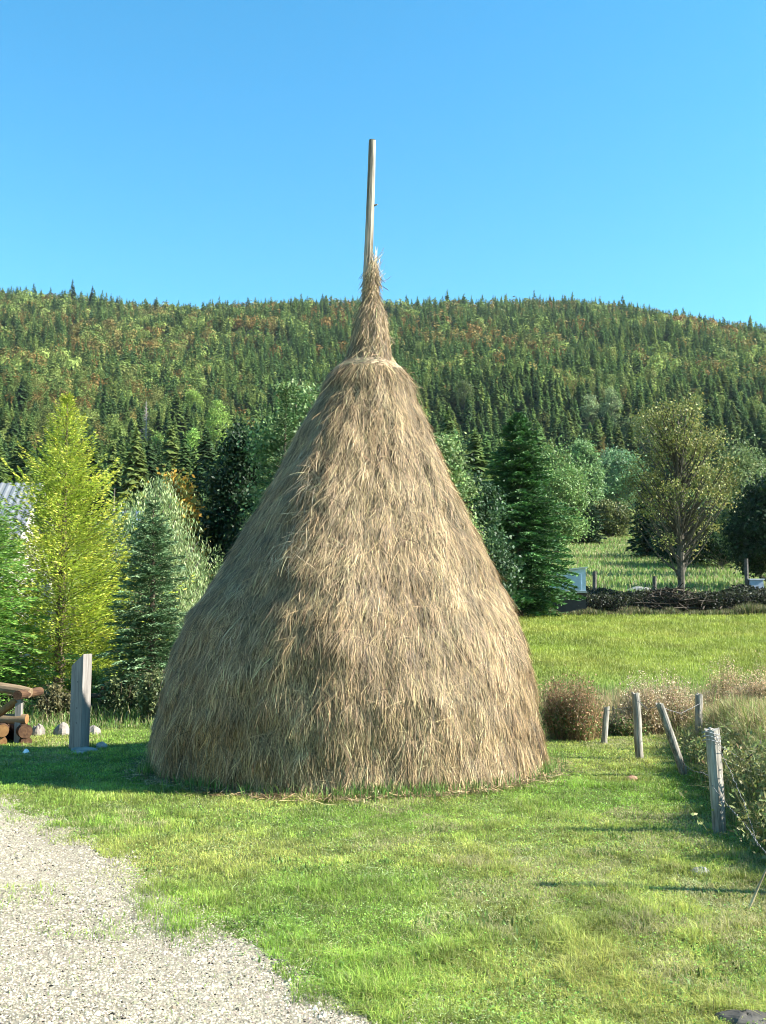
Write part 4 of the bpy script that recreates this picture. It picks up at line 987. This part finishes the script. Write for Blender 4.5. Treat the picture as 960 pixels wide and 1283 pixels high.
g = MB(); g.box((-hw - .05, -.85, zb_ - .12), (hw + .05, .85, zb_ - .005), (.45, .43, .4)); g.box((-hw, -.7, -.4), (hw, .7, zb_ - .125), (.06, .05, .045)); g.obj('base', M_paint, root)
g = MB(); g.box((hw * .1, -.825, zb_ + .05), (hw * .75, -.803, zt - .35), (.42, .52, .64)); g.obj('door', M_paint, root)
for (lb, px, pt_, pb_, Yd) in (('dark short post right of the blue hut', 745, 716, 738, 70.5), ('dark stake behind the brush pile', 820, 722, 740, 69), ('thin stake left of the grey hive box', 936, 700, 742, 68)):
    b = at(px, pb_, Yd); z = gzf(b[0], Yd); t_ = at(px, pt_, Yd)[2] - z
    g = MB(); g.tube([(0, 0, -.2), (.03, 0, t_)], [.16, .14], (.1, .09, .08), 8); tag(g.obj('stake', M_bark, loc=(b[0], Yd, z)), lb, 'stake')
b = at(941, 742, 68); z = gzf(b[0], 68)
root = thing('hive_box', 'small grey box on a stand near the right edge beyond the ditch', 'box', (b[0] + .3, 68, z))
zc_ = at(941, 738, 68)[2] - z; zt = at(941, 727, 68)[2] - z
g = MB(); g.box((-.45, -.35, zc_), (.45, .35, zt), (.30, .34, .40)); g.obj('box', M_paint, root)
g = MB(); g.box((-.52, -.42, zt + .005), (.52, .42, zt + .09), (.5, .52, .55)); g.obj('lid', M_paint, root)
g = MB()
for a in (-.4, .4):
    for b_ in (-.3, .3): g.tube([(a, b_, -.3), (a, b_, zc_ + .01)], .04, (.15, .12, .1), 6)
g.obj('stand', M_bark, root)
rock('stone', 'pale rocks lying in the meadow right of the blue hut', 801, 736, 2.0, .35, Yd=74, c_=(.25, .25, .23), seed=21)
# brush pile under the sparse tree
x = at(845, 750, 63.5)[0]; z = gzf(x, 63.5)
g = MB()
for i in range(300):
    cx_ = float(np.clip(rng.normal(0, 1.9), -3.6, 3.6)); hh = 1.5 * math.exp(-(cx_ / 2.6) ** 2) * rng.uniform(.1, 1); L = rng.uniform(.6, 2.2); a = rng.normal(0, .75); b_ = rng.uniform(-1.3, 1.3)
    c_ = np.array([cx_, rng.normal(0, .7), hh]); d = np.array([cos(a) * cos(b_), sin(b_), sin(a) * .6]) * L / 2
    g.tube(curve_pts(c_ - d, c_ + d, 4, .06), np.array([.035, .03, .022, .012]) * rng.uniform(.7, 1.6), np.array([.045, .037, .027]) * rng.uniform(.5, 1.8), 4, cap=False)  # branch colour darkened to suggest the shaded bank
tag(g.obj('brush_pile', M_bark, loc=(x, 63.5, z)), 'heap of cut branches coloured dark for the shade under the tall sparse tree', 'brush pile')
# hedge in the ditch, coloured dark to give the shadow band there
g = MB(); n = 42000; hx_ = rng.uniform(12.9, 33, n); hyy = rng.uniform(62.8, 68, n)
hh = rng.random(n) ** .7 * (.7 + 1.3 * fnoise(hx_ * .5, hyy * .3, 17))
P = np.stack([hx_, hyy, gz(hx_, hyy) + hh], -1); ax = rvec(n) * rng.uniform(.04, .12, (n, 1)); g.cards(P, ax, _n(np.cross(ax, rvec(n))) * rng.uniform(.03, .07, (n, 1)), jit((.030, .036, .016), n, .6, .1))
tag(g.obj('ditch_scrub', M_leaf), 'low scrub coloured dark for the shade filling the ditch beyond the field', 'scrub', kind='stuff')

# ------------------------------------------------------------------ air
g = MB(); g.box((-1500, -60, -8), (1500, 1900, 700), (1, 1, 1))
hm = bpy.data.materials.new('air'); hm.use_nodes = True; ht = hm.node_tree; ht.nodes.clear()
vo = ht.nodes.new('ShaderNodeVolumePrincipled'); vo.inputs['Density'].default_value = .00003; vo.inputs['Color'].default_value = (.75, .85, 1, 1); vo.inputs['Anisotropy'].default_value = .2
out = ht.nodes.new('ShaderNodeOutputMaterial'); ht.links.new(vo.outputs[0], out.inputs['Volume'])
tag(g.obj('haze', hm), 'thin blue air between the haystack and the wooded hill', 'haze', kind='stuff')
